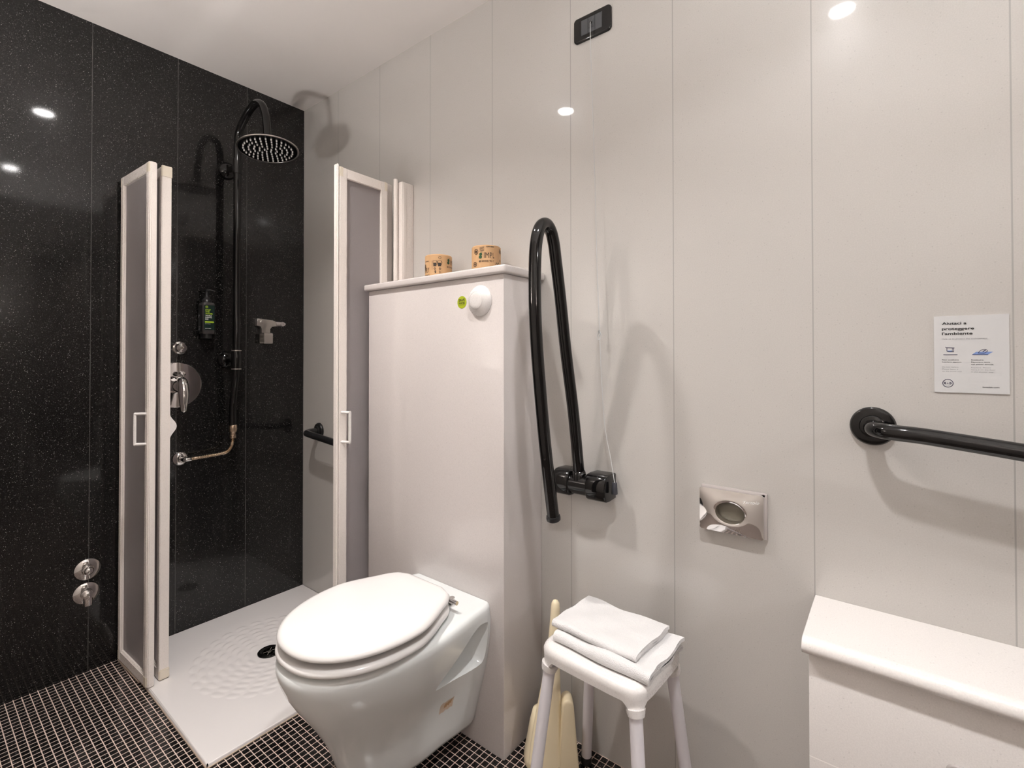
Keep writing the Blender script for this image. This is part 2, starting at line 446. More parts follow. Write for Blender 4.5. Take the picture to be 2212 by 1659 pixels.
# bowl uplighters added out of view to brighten ceiling and walls
def fill_sconce(x, y, wx, wy, mat, label):
    c = (x, y, 1.34)
    t = thing('fill_uplighter', label, 'fill light', c, 'added bowl fill lights out of view')
    m = MB().lathe([(0.0, -0.075), (0.03, -0.072), (0.065, -0.055), (0.088, -0.028), (0.098, 0.0), (0.102, 0.022), (0.099, 0.022), (0.094, 0.0), (0.085, -0.014), (0.0, -0.016)], c, n=40)
    m.build('bowl', 'bezel', t)
    MB().box(min(x+0.09*wx, x+0.1145*wx)-0.03*abs(wy), max(x+0.09*wx, x+0.1145*wx)+0.03*abs(wy), min(y+0.09*wy, y+0.1145*wy)-0.03*abs(wx), max(y+0.09*wy, y+0.1145*wy)+0.03*abs(wx), 1.29, 1.36, 0.004).build('wall_bracket', 'bezel', t)
    MB().lathe([(0.0, -0.012), (0.082, -0.012)], c, n=40).build('lamp', mat, t, smooth=0)
fill_sconce(0.80, YF+0.115, 0, -1, 'fill_up', 'added unseen fill uplighter on the front wall, nearer the shower')
fill_sconce(XR-0.115, -1.05, 1, 0, 'fill_up_2', 'added unseen fill uplighter on the right wall beside the opening')

# ------------------------------------------------------------------ shower tray
TX, TY, TZ = 0.812, 0.722, 0.012
DR = (0.424, -0.366)
bumps = []
for k in range(7):
    r = 0.075+0.029*k; n = int(9+3.2*k)
    for i in range(n):
        a = 2*PI*(i+0.5*(k % 2))/n; bumps.append((DR[0]+r*math.cos(a), DR[1]+r*math.sin(a), a, 0.0125+0.0004*k, PI*r/n*0.88))
nx, ny = 300, 264
hm = [[0.0]*(nx+1) for _ in range(ny+1)]
def gx(i): return 0.002+(TX-0.002)*i/nx
def gy(j): return -0.002-(TY-0.002)*j/ny
for j in range(ny+1):
    for i in range(nx+1):
        R_ = math.hypot(gx(i)-DR[0], gy(j)-DR[1])
        if R_ < 0.30: hm[j][i] = -0.004*(1-R_/0.30)
for bx, by, a, sr, st in bumps:
    i0 = int((bx-0.045)/(TX-0.002)*nx); j0 = int((-by-0.045)/(TY-0.002)*ny)
    for j in range(max(0, j0), min(ny, j0+36)):
        for i in range(max(0, i0), min(nx, i0+36)):
            ex, ey = gx(i)-bx, gy(j)-by
            u = ex*math.cos(a)+ey*math.sin(a); v = -ex*math.sin(a)+ey*math.cos(a)
            u += 0.35*v*v/max(0.02, math.hypot(bx-DR[0], by-DR[1]))
            q = (u/sr)**2+(v/st)**2
            if q < 1: hm[j][i] += 0.0040*(1-q)*(0.55+0.45*u/sr)
vs, fs = [], []
for j in range(ny+1):
    for i in range(nx+1): vs.append((gx(i), gy(j), TZ+hm[j][i]))
for j in range(ny):
    for i in range(nx):
        a = j*(nx+1)+i; fs.append((a, a+nx+1, a+nx+2, a+1))
tray_mb = MB().add(vs, fs)
# rounded lip and sides
e = [(0.002, -0.002), (0.002, -TY), (TX, -TY), (TX, -0.002)]
for (a, b) in ((e[1], e[2]), (e[2], e[3])):
    d = (0, -1) if a[1] == b[1] else (1, 0)
    prof = [(0, TZ), (0.002, TZ-0.0006), (0.0035, TZ-0.0025), (0.004, 0.001)]
    vs = []; 
    for o, z in prof:
        vs.append((a[0]+d[0]*o, a[1]+d[1]*o, z)); vs.append((b[0]+d[0]*o, b[1]+d[1]*o, z))
    tray_mb.add(vs, [(2*i, 2*i+1, 2*i+3, 2*i+2) for i in range(3)])
tray = tag(tray_mb.build('shower_tray', 'tray', origin=(TX/2, -TY/2, 0), smooth=60, fix=False), 'white acrylic shower tray with petal ripples around its drain in the corner', 'shower tray')
tray_c = MB(); tray_c.box(0.0, TX+0.007, -TY-0.0065, -TY-0.0035, 0, 0.004, 0.001, 1); tray_c.box(TX+0.0035, TX+0.007, -TY-0.0065, -0.005, 0, 0.004, 0.001, 1)
part_label(tray_c.build('sealant_bead', 'caulk', tray), 'beige silicone seal')
# drain
dr = thing('shower_drain', 'round black drain with chrome grate in the shower tray', 'drain', (DR[0], DR[1], TZ-0.003))
z0 = TZ-0.0035
MB().lathe([(0.0, 0.0), (0.024, 0.0), (0.026, 0.002), (0.040, 0.0045), (0.0425, 0.003), (0.0425, 0.0)], (DR[0], DR[1], z0)).build('flange', 'black_gloss', dr)
g = MB(); g.lathe([(0.0225, 0.002), (0.0225, 0.0035), (0.026, 0.0035), (0.026, 0.002)], (DR[0], DR[1], z0))
for k in range(3):
    a = PI*k/3+0.3; g.tube([(DR[0]-0.023*math.cos(a), DR[1]-0.023*math.sin(a), z0+0.003), (DR[0]+0.023*math.cos(a), DR[1]+0.023*math.sin(a), z0+0.003)], 0.0014, 6)
g.lathe([(0.0, 0.004), (0.007, 0.004), (0.008, 0.002)], (DR[0], DR[1], z0), n=20)
g.build('grate', 'chrome', dr)

# ------------------------------------------------------------------ folding shower screens
def leaf(t, name, o, du, dn, wdt, z0, z1, thick, stile=0.024, rail=0.036, label=None):
    """framed leaf: o = corner on the floor, du = direction along it, dn = its visible normal"""
    o = Vector(o); du = Vector(du).normalized(); dn = Vector(dn).normalized()
    def P(u, n, z): return o+du*u-dn*n+Vector((0, 0, z))
    def bar(mb, u0, u1, za, zb, n0=0, n1=thick, b=0.002):
        bm = bmesh.new(); bmesh.ops.create_cube(bm, size=1.0)
        bm2 = Matrix.Diagonal((u1-u0, n1-n0, zb-za, 1))
        for v in bm.verts: v.co = bm2 @ v.co
        bmesh.ops.bevel(bm, geom=list(bm.edges), offset=b, segments=2, affect='EDGES')
        vs = [P((u0+u1)/2+v.co.x, (n0+n1)/2+v.co.y, (za+zb)/2+v.co.z) for v in bm.verts]; bm.verts.index_update()
        mb.add(vs, [[v.index for v in f.verts] for f in bm.faces]); bm.free()
    f = MB(); bar(f, 0, stile, z0, z1); bar(f, wdt-stile, wdt, z0, z1)
    bar(f, stile-0.001, wdt-stile+0.001, z1-rail, z1-0.0005, 0.0005, thick-0.0005); bar(f, stile-0.001, wdt-stile+0.001, z0+0.0005, z0+rail, 0.0005, thick-0.0005)
    # slim glazing bead on the visible side
    bar(f, stile-0.001, stile+0.004, z0+rail, z1-rail, 0.004, 0.010, 0.0008); bar(f, stile, wdt-stile, z0+rail-0.001, z0+rail+0.004, 0.004, 0.010, 0.0008)
    fr = f.build(name, 'frame', t)
    g = MB(); bar(g, stile-0.002, wdt-stile+0.002, z0+rail-0.002, z1-rail+0.002, thick*0.45, thick*0.45+0.003, 0.0)
    p = g.build('frosted_panel', 'frost', fr, smooth=0); part_label(p, 'grey frosted textured panel')
    return P, bar, fr
def pull(t, P, bar, uc, zc, h=0.115, out=0.030, inw=0.022):
    """slim square bow handle"""
    m = MB(); bar(m, uc-0.0045-inw, uc+0.0045-inw, zc-h/2, zc+h/2, -out, -out+0.008, 0.002)
    for s in (-1, 1):
        za = zc+s*(h/2-0.005)
        m.tube([P(uc-inw, -out+0.004, za), P(uc, 0.002, za)], 0.005, 10)
    part_label(m.build('bow_handle', 'white_plastic', t), 'white bow handle')

S1 = thing('folding_shower_screen', 'folded white framed shower screen hinged on the black granite wall', 'shower screen', (0.15, -0.72, 0.012), 'folding shower screens')
MB().box(0.0005, 0.022, -0.732, -0.700, 0.020, 1.845, 0.002).build('wall_channel', 'frame', S1)
P, bar, fr = leaf(S1, 'front_leaf', (0.024, -0.746, 0), (0.280, 0.013, 0), (0, -1, 0), 0.282, 0.0138, 1.838, 0.022)
pull(S1, P, bar, 0.272, 0.905)
m = MB()
for zz in (0.014, 1.800):
    for ua, ub in ((0.258, 0.2825), (-0.0006, 0.012)):
        m = MB(); bar(m, ua, ub, zz, zz+0.036, -0.0006, 0.0226, 0.002); m.build('corner_cap', 'frame_cap', fr)
m = MB(); bar(m, 0.2835, 0.291, 0.0135, 1.836, 0.002, 0.022, 0.003); m.build('hinge_strip', 'frame', S1)
P2, bar2, fr2 = leaf(S1, 'rear_leaf', (0.030, -0.703, 0), (1, 0.04, 0), (0, -1, 0), 0.268, 0.016, 1.835, 0.030)
m = MB(); bar2(m, 0.262, 0.2695, 1.797, 1.838, -0.001, 0.0315, 0.002); m.build('end_cap', 'frame_cap', fr2)
m = MB(); bar2(m, 0.262, 0.2715, 0.0145, 0.050, -0.001, 0.0315, 0.003); m.build('end_cap', 'frame_cap', fr2)
# rounded inner finger pull, a bulge on the far side of the rear leaf
m = MB(); pts = []
for i in range(13):
    s = i/12; pts.append((-0.045+0.09*s, 0.021*math.sin(PI*s)**2))
poly = [(-0.045, -0.004)]+pts+[(0.045, -0.004)]
m.prism(poly, lambda a, b, d: P2(d, 0.030+b, 0.905+a), 0.245, 0.265); part_label(m.build('finger_pull', 'white_plastic', S1), 'rounded finger pull')
# floor seal under the front leaf
m = MB(); bar(m, 0.0, 0.215, 0.0045, 0.0115, 0.000, 0.006, 0.001); m.build('bottom_seal', 'caulk', S1)

S2 = thing('folding_shower_screen', 'folded white framed shower screen behind the cistern box on the beige wall', 'shower screen', (0.81, -0.15, 0.012), 'folding shower screens')
m = MB().box(0.803, 0.8385, -0.058, -0.0005, 1.4215, 1.838, 0.002); m.box(0.8380, 0.8405, -0.054, -0.038, 1.43, 1.83, 0.001); m.build('wall_channel', 'frame', S2)
m = MB().tube([(0.812, -0.0685, 1.4215), (0.812, -0.0685, 1.848)], 0.0085, 16); m.build('hinge_post', 'frame', S2)
P3, bar3, fr3 = leaf(S2, 'rear_leaf', (0.772, -0.290, 0), (0.002, 0.235, 0), (1, 0, 0), 0.235, 0.016, 1.838, 0.020, stile=0.028)
P4, bar4, fr4 = leaf(S2, 'front_leaf', (0.7965, -0.303, 0), (-0.005, 0.208, 0), (1, 0.024, 0), 0.212, 0.014, 1.832, 0.020, stile=0.030)
m = MB()
for zz in (0.014, 1.797):
    for ua, ub in ((-0.0006, 0.016), (0.196, 0.2126)):
        m = MB(); bar4(m, ua, ub, zz, zz+0.036, -0.0006, 0.0206, 0.002); m.build('corner_cap', 'frame_cap', fr4)
m = MB(); bar4(m, -0.010, -0.001, 0.010, 1.840, 0.000, 0.022, 0.003); m.build('hinge_strip', 'frame', S2)
pull(S2, P4, bar4, 0.010, 0.905, inw=-0.016)

# ------------------------------------------------------------------ cistern box
BX0, BX1, BY, BZ = 0.812, 1.455, -0.192, 1.396
cb = thing('cistern_box', 'beige quartz clad cistern box standing behind the toilet', 'cistern box', ((BX0+BX1)/2, BY/2, 0))
MB().box(BX0, BX1, BY, -0.0005, 0.0, BZ, 0.0035, 2).build('cladding', 'quartz_plain', cb)
MB().box(BX0-0.013, BX1+0.014, BY-0.013, -0.0005, BZ, BZ+0.024, 0.006, 3).build('top_slab', 'quartz_plain', cb)

fb = thing('flush_button', 'round white domed flush button on the cistern box', 'flush button', (1.364, BY, 1.322))
MB().lathe([(0.0465, 0.0005), (0.0465, 0.002), (0.045, 0.0045), (0.041, 0.009), (0.034, 0.0150), (0.0265, 0.0195), (0.0262, 0.0170), (0.0, 0.017)], (1.364, BY, 1.322), (0, -1, 0), 56).build('surround', 'white_plastic', fb, smooth=50)
MB().lathe([(0.0258, 0.0165), (0.0258, 0.0195), (0.0250, 0.0203), (0.015, 0.0212), (0.0, 0.0215)], (1.364, BY, 1.322), (0, -1, 0), 48).build('push_disc', 'white_plastic', fb, smooth=50)

fn = lambda u, v: (1.289+u, BY-0.0009, 1.323+v)
sk = thing('round_sticker', 'round lime sticker with black capitals beside the flush button', 'sticker', (1.289, BY, 1.323))
MB().lathe([(0.0193, 0.0), (0.0193, 0.0006), (0.0, 0.0006)], (1.289, BY, 1.323), (0, -1, 0), 44).build('disc', 'sticker', sk, smooth=0)
m = MB(); put_text(m, 'SAVE', -0.0128, 0.0028, 0.0082, fn, 0.0256, 0.02); put_text(m, 'WATER', -0.0132, -0.0058, 0.0062, fn, 0.0264, 0.02)
put_text(m, 'push the button', -0.0125, -0.0092, 0.0017, fn, 0.025, 0.0)
part_label(m.build('lettering', 'ink', sk, smooth=0), 'black capitals')

# ------------------------------------------------------------------ toilet
TCX = 1.240
def d_outline(yb, yf, hw, hb, v0=0.42, nb=10, nf=18, corner=0.0, pw=2.15):
    """half outline from back (x>0 side) to the front tip, mirrored"""
    R = []
    L_ = yf-yb
    for i in range(nb):
        v = v0*i/nb; s = v/v0; s = s*s*(3-2*s)
        wv = hb+(hw-hb)*s
        if corner > 0:
            dd = abs(v*L_)
            if dd < corner: wv -= corner*(1-math.sqrt(max(0, 1-((corner-dd)/corner)**2)))
        R.append((wv, yb+L_*v))
    for i in range(nf+1):
        a = PI/2*i/nf
        c, s = math.cos(a), math.sin(a)
        R.append((hw*abs(c)**(2/pw), yb+L_*(v0+(1-v0)*abs(s)**(2/pw))))
    left = [(-a, b) for a, b in reversed(R[:-1])]
    return R+left
def ring_at(z, ol, inset=0.0): return [(TCX+a, b, z) for a, b in ol]
wc = thing('wall_hung_toilet', 'white wall hung toilet with closed lid on the cistern box', 'toilet', (TCX, BY, 0.06))
YB = BY-0.0008
levels = [  # z, front y, half width mid, half width back
    (0.058, -0.535, 0.080, 0.092), (0.062, -0.552, 0.090, 0.100), (0.075, -0.566, 0.0965, 0.107), (0.105, -0.577, 0.101, 0.114), (0.150, -0.592, 0.107, 0.126),
    (0.195, -0.610, 0.116, 0.139), (0.240, -0.634, 0.132, 0.151), (0.285, -0.662, 0.150, 0.160), (0.325, -0.688, 0.165, 0.166),
    (0.360, -0.708, 0.176, 0.169), (0.390, -0.720, 0.183, 0.171), (0.410, -0.7255, 0.1875, 0.171), (0.424, -0.7250, 0.1875, 0.170), (0.4315, -0.7195, 0.1825, 0.166), (0.435, -0.711, 0.174, 0.160), (0.4355, -0.692, 0.157, 0.148)]
R = [ring_at(z, d_outline(YB, yf, hw, hb, corner=0.009 if z > 0.4 else 0.005)) for z, yf, hw, hb in levels]
# the upper back corners are rounded off towards the wall deck
bowl_mb = MB().rings(R)
bowl = bowl_mb.build('bowl', 'ceramic', wc, smooth=55)
# triangular fixing recess on each flank, cut into the bowl
def soften(poly, it=2):
    for _ in range(it):
        q = []
        for i in range(len(poly)):
            a = Vector(poly[i]); b = Vector(poly[(i+1) % len(poly)]); q += [tuple(a*0.75+b*0.25), tuple(a*0.25+b*0.75)]
        poly = q
    return poly
tri = soften([(-0.412, 0.278), (-0.392, 0.272), (-0.230, 0.264), (-0.210, 0.280), (-0.204, 0.380), (-0.216, 0.392), (-0.262, 0.396), (-0.335, 0.345)], 2)
def add_cut(sgn):
    c = MB()
    rr = []
    ca = sum(a for a, b in tri)/len(tri); cbz = sum(b for a, b in tri)/len(tri)
    for k, x in ((1.12, 0.21), (0.98, 0.158), (0.86, 0.142), (0.74, 0.120), (0.62, 0.100), (0.50, 0.094)):
        rr.append([(TCX+sgn*x, ca+(a-ca)*k, cbz+(b-cbz)*k) for a, b in tri])
    c.rings(rr); o = c.build('cut', 'ceramic', wc); return o
cuts = [add_cut(1), add_cut(-1)]
for c in cuts:
    md = bowl.modifiers.new('recess', 'BOOLEAN'); md.operation = 'DIFFERENCE'; md.solver = 'EXACT'; md.object = c
bpy.context.view_layer.update()
dg = bpy.context.evaluated_depsgraph_get()
me2 = bpy.data.meshes.new_from_object(bowl.evaluated_get(dg)); bowl.modifiers.clear()
for p in me2.polygons: p.use_smooth = True
me2.set_sharp_from_angle(angle=math.radians(50))
bowl.data = me2
for c in cuts: bpy.data.objects.remove(c)
for s in (1, -1):
    m = MB().lathe([(0.010, 0.0), (0.010, 0.016), (0.0085, 0.020), (0.0, 0.021)], (TCX+s*0.112, -0.243, 0.352), (s*0.9, -0.35, 0.1), 20); m.build('bolt_cap', 'white_plastic', wc)

def slab_ring(zs, base, cx=TCX):
    """zs: list of (z, inset)"""
    out = []
    n = len(base)
    for z, ins in zs:
        ring = []
        for i in range(n):
            p0 = Vector(base[i-1]); p1 = Vector(base[i]); p2 = Vector(base[(i+1) % n])
            t = (p2-p0); t.normalize(); nn = Vector((-t.y, t.x))
            q = p1+nn*ins*slab_ring.s; ring.append((cx+q.x, q.y, z))
        out.append(ring)
    return out
def signed(base): return sum(base[i][0]*base[(i+1) % len(base)][1]-base[(i+1) % len(base)][0]*base[i][1] for i in range(len(base)))
seat_ol = d_outline(-0.292, -0.7225, 0.1875, 0.128, v0=0.45, nb=14, nf=24, corner=0.055)
slab_ring.s = 1 if signed(seat_ol) > 0 else -1
MB().rings(slab_ring([(0.4435, 0.016), (0.4430, 0.007), (0.4445, 0.0020), (0.449, 0.0), (0.4545, 0.0015), (0.4585, 0.006), (0.4600, 0.014), (0.4600, 0.05)], seat_ol)).build('seat', 'seat_plastic', wc, smooth=60)
def dome(rings, closed, apex):
    """close the last ring with a smooth low dome instead of one flat face"""
    last = rings[-1]; cxm, cym = TCX, apex[1]; z0_ = last[0][2]
    for k in (0.8, 0.6, 0.4, 0.2, 0.05):
        rings.append([(cxm+(x-cxm)*k, cym+(y-cym)*k, apex[0]-(apex[0]-z0_)*k*k) for x, y, z in last])
    return MB().rings(rings)
lid_ol = d_outline(-0.290, -0.7195, 0.1860, 0.126, v0=0.45, nb=14, nf=24, corner=0.055)
lid = dome(slab_ring([(0.4765, 0.03), (0.4755, 0.012), (0.4760, 0.006), (0.4780, 0.0015), (0.482, 0.0), (0.486, 0.0015), (0.4915, 0.006), (0.4945, 0.013), (0.4960, 0.022)], lid_ol), True, (0.4998, -0.49)).build('lid', 'seat_plastic', wc, smooth=60)
for s in (-1, 1):
    m = MB()
    m.lathe([(0.011, 0.0), (0.011, 0.010), (0.009, 0.014), (0.009, 0.022)], (TCX+s*0.085, -0.272, 0.4355), n=20); m.tube([(TCX+s*0.085, -0.272, 0.455), (TCX+s*0.085, -0.305, 0.462)], 0.006, 12)
    m.tube([(TCX+s*0.085, -0.300, 0.467), (TCX+s*0.134, -0.300, 0.467)], 0.006, 12)
    m.build('hinge', 'chrome', wc)
# four small buffers keep lid and seat apart from what lies below
for sx, yy in ((-0.13, -0.40), (0.13, -0.40), (-0.10, -0.63), (0.10, -0.63)):
    for za, zb in ((0.4345, 0.4445), (0.459, 0.477)): MB().box(TCX+sx-0.006, TCX+sx+0.006, yy-0.009, yy+0.009, za, zb).build('buffer', 'white_plastic', wc)
# torn label residue on the flank follows the glaze
def flank_x(y, z):
    for (z0_, a0, b0, c0), (z1_, a1, b1, c1) in zip(levels[:-1], levels[1:]):
        if z0_ <= z <= z1_:
            t = (z-z0_)/(z1_-z0_); yf = a0+(a1-a0)*t; hw = b0+(b1-b0)*t; hb = c0+(c1-c0)*t
            v = (y-YB)/(yf-YB); s = min(1, v/0.42); s = s*s*(3-2*s)
            if v < 0.42: return TCX+hb+(hw-hb)*s
            u = (v-0.42)/0.58; return TCX+hw*(max(0, 1-u**2.15))**(1/2.15)
    return TCX
def patch(y0, y1, z0, z1, sh, off, mat, name, jag=0.0):
    vs = []; fs = []; nu = 7
    for j in range(nu):
        for i in range(nu):
            yy = y0+(y1-y0)*i/(nu-1); zz = z0+(z1-z0)*j/(nu-1)+sh*(yy-y0)+(jag*math.sin(9*i+j*j) if j in (0, nu-1) else 0)
            vs.append((flank_x(yy, zz)+off, yy, zz))
    for j in range(nu-1):
        for i in range(nu-1): a = j*nu+i; fs.append((a, a+1, a+nu+1, a+nu))
    return MB().add(vs, fs).build(name, mat, wc)
part_label(patch(-0.350, -0.305, 0.178, 0.208, 0.05, 0.0010, 'stain', 'label_residue', 0.002), 'beige torn label residue')
part_label(patch(-0.336, -0.312, 0.188, 0.200, 0.3, 0.0016, 'stain_dark', 'label_residue', 0.003), 'brown torn label residue')

# ------------------------------------------------------------------ toilet rolls on the cistern box
RR, RH, RZ = 0.0475, 0.091, BZ+0.0242
def roll(x, y, face, label):
    """face: angle (from +x) that looks at the room"""
    t = thing('toilet_roll', label, 'toilet roll', (x, y, RZ), 'kraft wrapped toilet rolls on the cistern box')
    MB().lathe([(0.018, 0.001), (0.020, 0.0), (RR-0.003, 0.0), (RR, 0.003), (RR, RH-0.003), (RR-0.003, RH), (0.020, RH), (0.018, RH-0.001), (0.018, 0.001)], (x, y, RZ), n=64).build('wrapping', 'kraft', t)
    def cy(off):
        return lambda u, v: (x+(RR+off)*math.cos(face+u/RR), y+(RR+off)*math.sin(face+u/RR), RZ+v)
    return t, cy
def glyph_s(mb, u, v, h, fn):
    """bulky leaf shaped S"""
    for (cx, cyy, r) in ((0.0, 0.22, 0.24), (0.05, 0.62, 0.22)):
        put_poly(mb, [(u+h*(cx+r*1.05*math.cos(2*PI*i/24)), v+h*(cyy+r*math.sin(2*PI*i/24))) for i in range(24)], fn)
    put_line(mb, [(u+h*0.05, v+h*0.80), (u+h*0.22, v+h*0.95), (u+h*0.34, v+h*0.90)], h*0.05, fn)
def badge(mb, u, v, r, fn):
    put_ring(mb, u, v, r*0.75, r, fn, 20); put_poly(mb, [(u+r*0.45*math.cos(2*PI*i/14), v+r*0.45*math.sin(2*PI*i/14)) for i in range(14)], fn)
fa = math.radians(-42)
t, cy = roll(1.066, -0.080, fa, 'kraft wrapped toilet roll nearer the shower screen')
f1, f0 = cy(0.0007), cy(0.0004)
m = MB(); put_poly(m, [(-0.034+0.0*i, v) for i, v in ((0, 0.002), (0, 0.089))]+[(-0.0335, 0.089), (-0.0335, 0.002)], f0); m.build('overlap_seam', 'kraft_dark', t)
k = MB()
for uu in (-0.019, -0.003):   # two little glasses
    put_poly(k, [(uu, 0.048), (uu+0.010, 0.048), (uu+0.011, 0.060), (uu-0.001, 0.060)], f1); put_line(k, [(uu-0.001, 0.060), (uu-0.001, 0.068), (uu+0.011, 0.068), (uu+0.011, 0.060)], 0.0009, f1)
    put_line(k, [(uu+0.011, 0.066), (uu+0.014, 0.063), (uu+0.013, 0.055), (uu+0.011, 0.052)], 0.0012, f1)
put_line(k, [(-0.024, 0.036), (-0.024, 0.068)], 0.0008, f1)
for uu in (-0.014, 0.0035): put_ring(k, uu, 0.040, 0.0022, 0.0038, f1, 14)
put_line(k, [(-0.016, 0.030), (-0.011, 0.033), (-0.013, 0.024), (-0.009, 0.029)], 0.0018, f1); put_line(k, [(0.001, 0.024), (0.001, 0.032), (0.007, 0.028), (0.001, 0.024)], 0.0008, f1)
put_ring(k, 0.003, 0.078, 0.0036, 0.0048, f1, 16); put_ring(k, 0.001, 0.012, 0.0038, 0.0058, f1, 16)
badge(k, 0.026, 0.019, 0.0075, f1); badge(k, 0.043, 0.022, 0.0085, f1); badge(k, -0.062, 0.05, 0.008, f1)
put_text(k, 'BE GOOD TO THE', 0.030, 0.046, 0.0050, f1, 0.060, 0.025); put_text(k, 'IMPLY', 0.047, 0.058, 0.016, f1, 0.036)
put_text(k, 'SIMPLY', -0.072, 0.028, 0.017, f1, 0.036); put_text(k, 'TO THE WORLD', -0.085, 0.016, 0.005, f1, 0.050, 0.025); put_text(k, 'a pure tissue', -0.060, 0.066, 0.004, f1, 0.022, 0.02)
k.build('print', 'ink_brown', t, smooth=0)
k = MB(); glyph_s(k, 0.036, 0.058, 0.022, f1); part_label(k.build('print', 'ink_forest', t, smooth=0), 'green printed mark')
t, cy = roll(1.291, -0.080, fa, 'kraft wrapped toilet roll at the end nearer the fold-up rail')
f1, f0 = cy(0.0009), cy(0.0004)
m = MB()
for i in range(6): put_poly(m, [(0.021+0.004*i, 0.002), (0.021+0.004*(i+1), 0.002), (0.021+0.004*(i+1), 0.089), (0.021+0.004*i, 0.089)], f0)
part_label(m.build('overlap_flap', 'kraft_dark', t), 'plain kraft overlap flap')
k = MB(); put_text(k, 'IMP', -0.013, 0.0485, 0.0175, f1, 0.026); put_text(k, 'L', 0.0155, 0.0485, 0.0175, f1, 0.005)
put_text(k, 'BE GOOD TO T', -0.030, 0.036, 0.0055, f1, 0.050, 0.025)
put_poly(k, [(-0.028, 0.070), (-0.013, 0.072), (-0.013, 0.073), (-0.028, 0.071)], f1)
for j in range(4): put_line(k, [(-0.028, 0.071+0.0035*j), (-0.013, 0.073+0.0035*j)], 0.0012, f1)
put_text(k, 'a pure tissue', -0.006, 0.083, 0.0045, f1, 0.025, 0.03)
badge(k, -0.041, 0.070, 0.0085, f1); badge(k, 0.049, 0.074, 0.0075, f1); badge(k, -0.046, 0.030, 0.008, f1)
put_ring(k, 0.030, 0.030, 0.003, 0.0045, f1, 14); put_ring(k, 0.039, 0.031, 0.003, 0.0045, f1, 14); put_line(k, [(0.027, 0.036), (0.042, 0.037)], 0.0009, f1); badge(k, 0.048, 0.044, 0.004, f1)
k.build('print', 'ink_brown', t, smooth=0)
k = MB(); glyph_s(k, -0.025, 0.047, 0.022, f1); part_label(k.build('print', 'ink_forest', t, smooth=0), 'green printed mark')

# ------------------------------------------------------------------ shower column on the black wall
PX, PY = 0.092, -0.356
sc_ = thing('shower_column', 'black shower riser pipe with goose neck and round rain head', 'shower', (0.0, PY, 0.84))
path = [(0.058, PY, 0.845), (0.058, PY, 0.90), (0.062, PY, 0.96), (0.078, PY, 1.03), (0.090, PY, 1.09), (PX, PY, 1.15), (PX, PY, 1.4), (PX, PY, 1.7), (PX, PY, 2.02), (PX+0.002, PY, 2.09), (0.113, PY, 2.138), (0.163, PY, 2.174), (0.218, PY, 2.199), (0.272, PY, 2.205), (0.320, PY, 2.182), (0.349, PY, 2.135), (0.362, PY, 2.08), (0.368, PY, 2.025)]
MB().tube(catmull(path, 7), 0.0148, 20).build('riser_pipe', 'black_gloss', sc_)
for zz, name in ((1.985, 'bracket'), (1.142, 'bracket')):
    m = MB().lathe([(0.038, 0.0005), (0.038, 0.006), (0.036, 0.012), (0.026, 0.022), (0.020, 0.026), (0.0, 0.026)], (0, PY-0.006, zz), (1, 0, 0), 36)
    m.tube([(0.024, PY-0.005, zz), (PX-0.008, PY, zz)], 0.012, 16); m.build(name, 'black_gloss', sc_)
m = MB().lathe([(0.0150, -0.040), (0.0185, -0.039), (0.0205, -0.02), (0.0212, 0.0), (0.0205, 0.02), (0.0185, 0.039), (0.0150, 0.040)], (PX, PY, 1.142), n=28); m.build('collar', 'black_gloss', sc_)
m = MB().lathe([(0.0150, -0.033), (0.0175, -0.032), (0.0175, 0.032), (0.0150, 0.033)], (PX, PY, 1.985), n=28); m.build('collar', 'black_gloss', sc_)
for zz in (1.182, 1.102):
    m = MB().lathe([(0.0155, -0.002), (0.0192, -0.002), (0.0192, 0.002), (0.0155, 0.002)], (PX, PY, zz), n=28)
    part_label(m.build('trim_ring', 'steel', sc_), 'thin steel ring')
hc = Vector((0.375, PY, 1.985)); hn = Vector((0.11, 0.0, -1.0)).normalized()
hd = MB().lathe([(0.006, -0.034), (0.017, -0.034), (0.017, -0.012), (0.030, -0.008), (0.108, -0.006), (0.1135, -0.003), (0.1140, 0.0), (0.1125, 0.0015), (0.108, 0.0015), (0.1075, 0.0005), (0.0, 0.0005)], hc, hn, 64).build('rain_head', 'steel', sc_, smooth=35)
part_label(hd, 'round steel rain head')
fd = MB().lathe([(0.0, 0.0012), (0.1070, 0.0012), (0.1072, 0.0004)], hc, hn, 64).build('spray_face', 'black_gloss', hd); part_label(fd, 'black spray face')
q = Vector((0, 0, 1)).rotation_difference(hn)
nzo = None
for k_, (rr_, n_) in enumerate(((0.013, 5), (0.032, 11), (0.051, 17), (0.070, 23), (0.089, 29))):
    for i in range(n_):
        a = 2*PI*(i+0.5*(k_ % 2))/n_
        if nzo is None:
            nz0 = MB().lathe([(0.0030, 0.0), (0.0029, 0.0045), (0.0019, 0.0064), (0.0, 0.0066)], hc, hn, 10).build('nozzle', 'nozzle', hd); part_label(nz0, 'pale rubber nozzle'); nzo = nz0
        else:
            nzo = nz0.copy(); COL.objects.link(nzo); nzo.parent = hd
        nzo.location = q @ Vector((rr_*math.cos(a), rr_*math.sin(a), 0.0010))
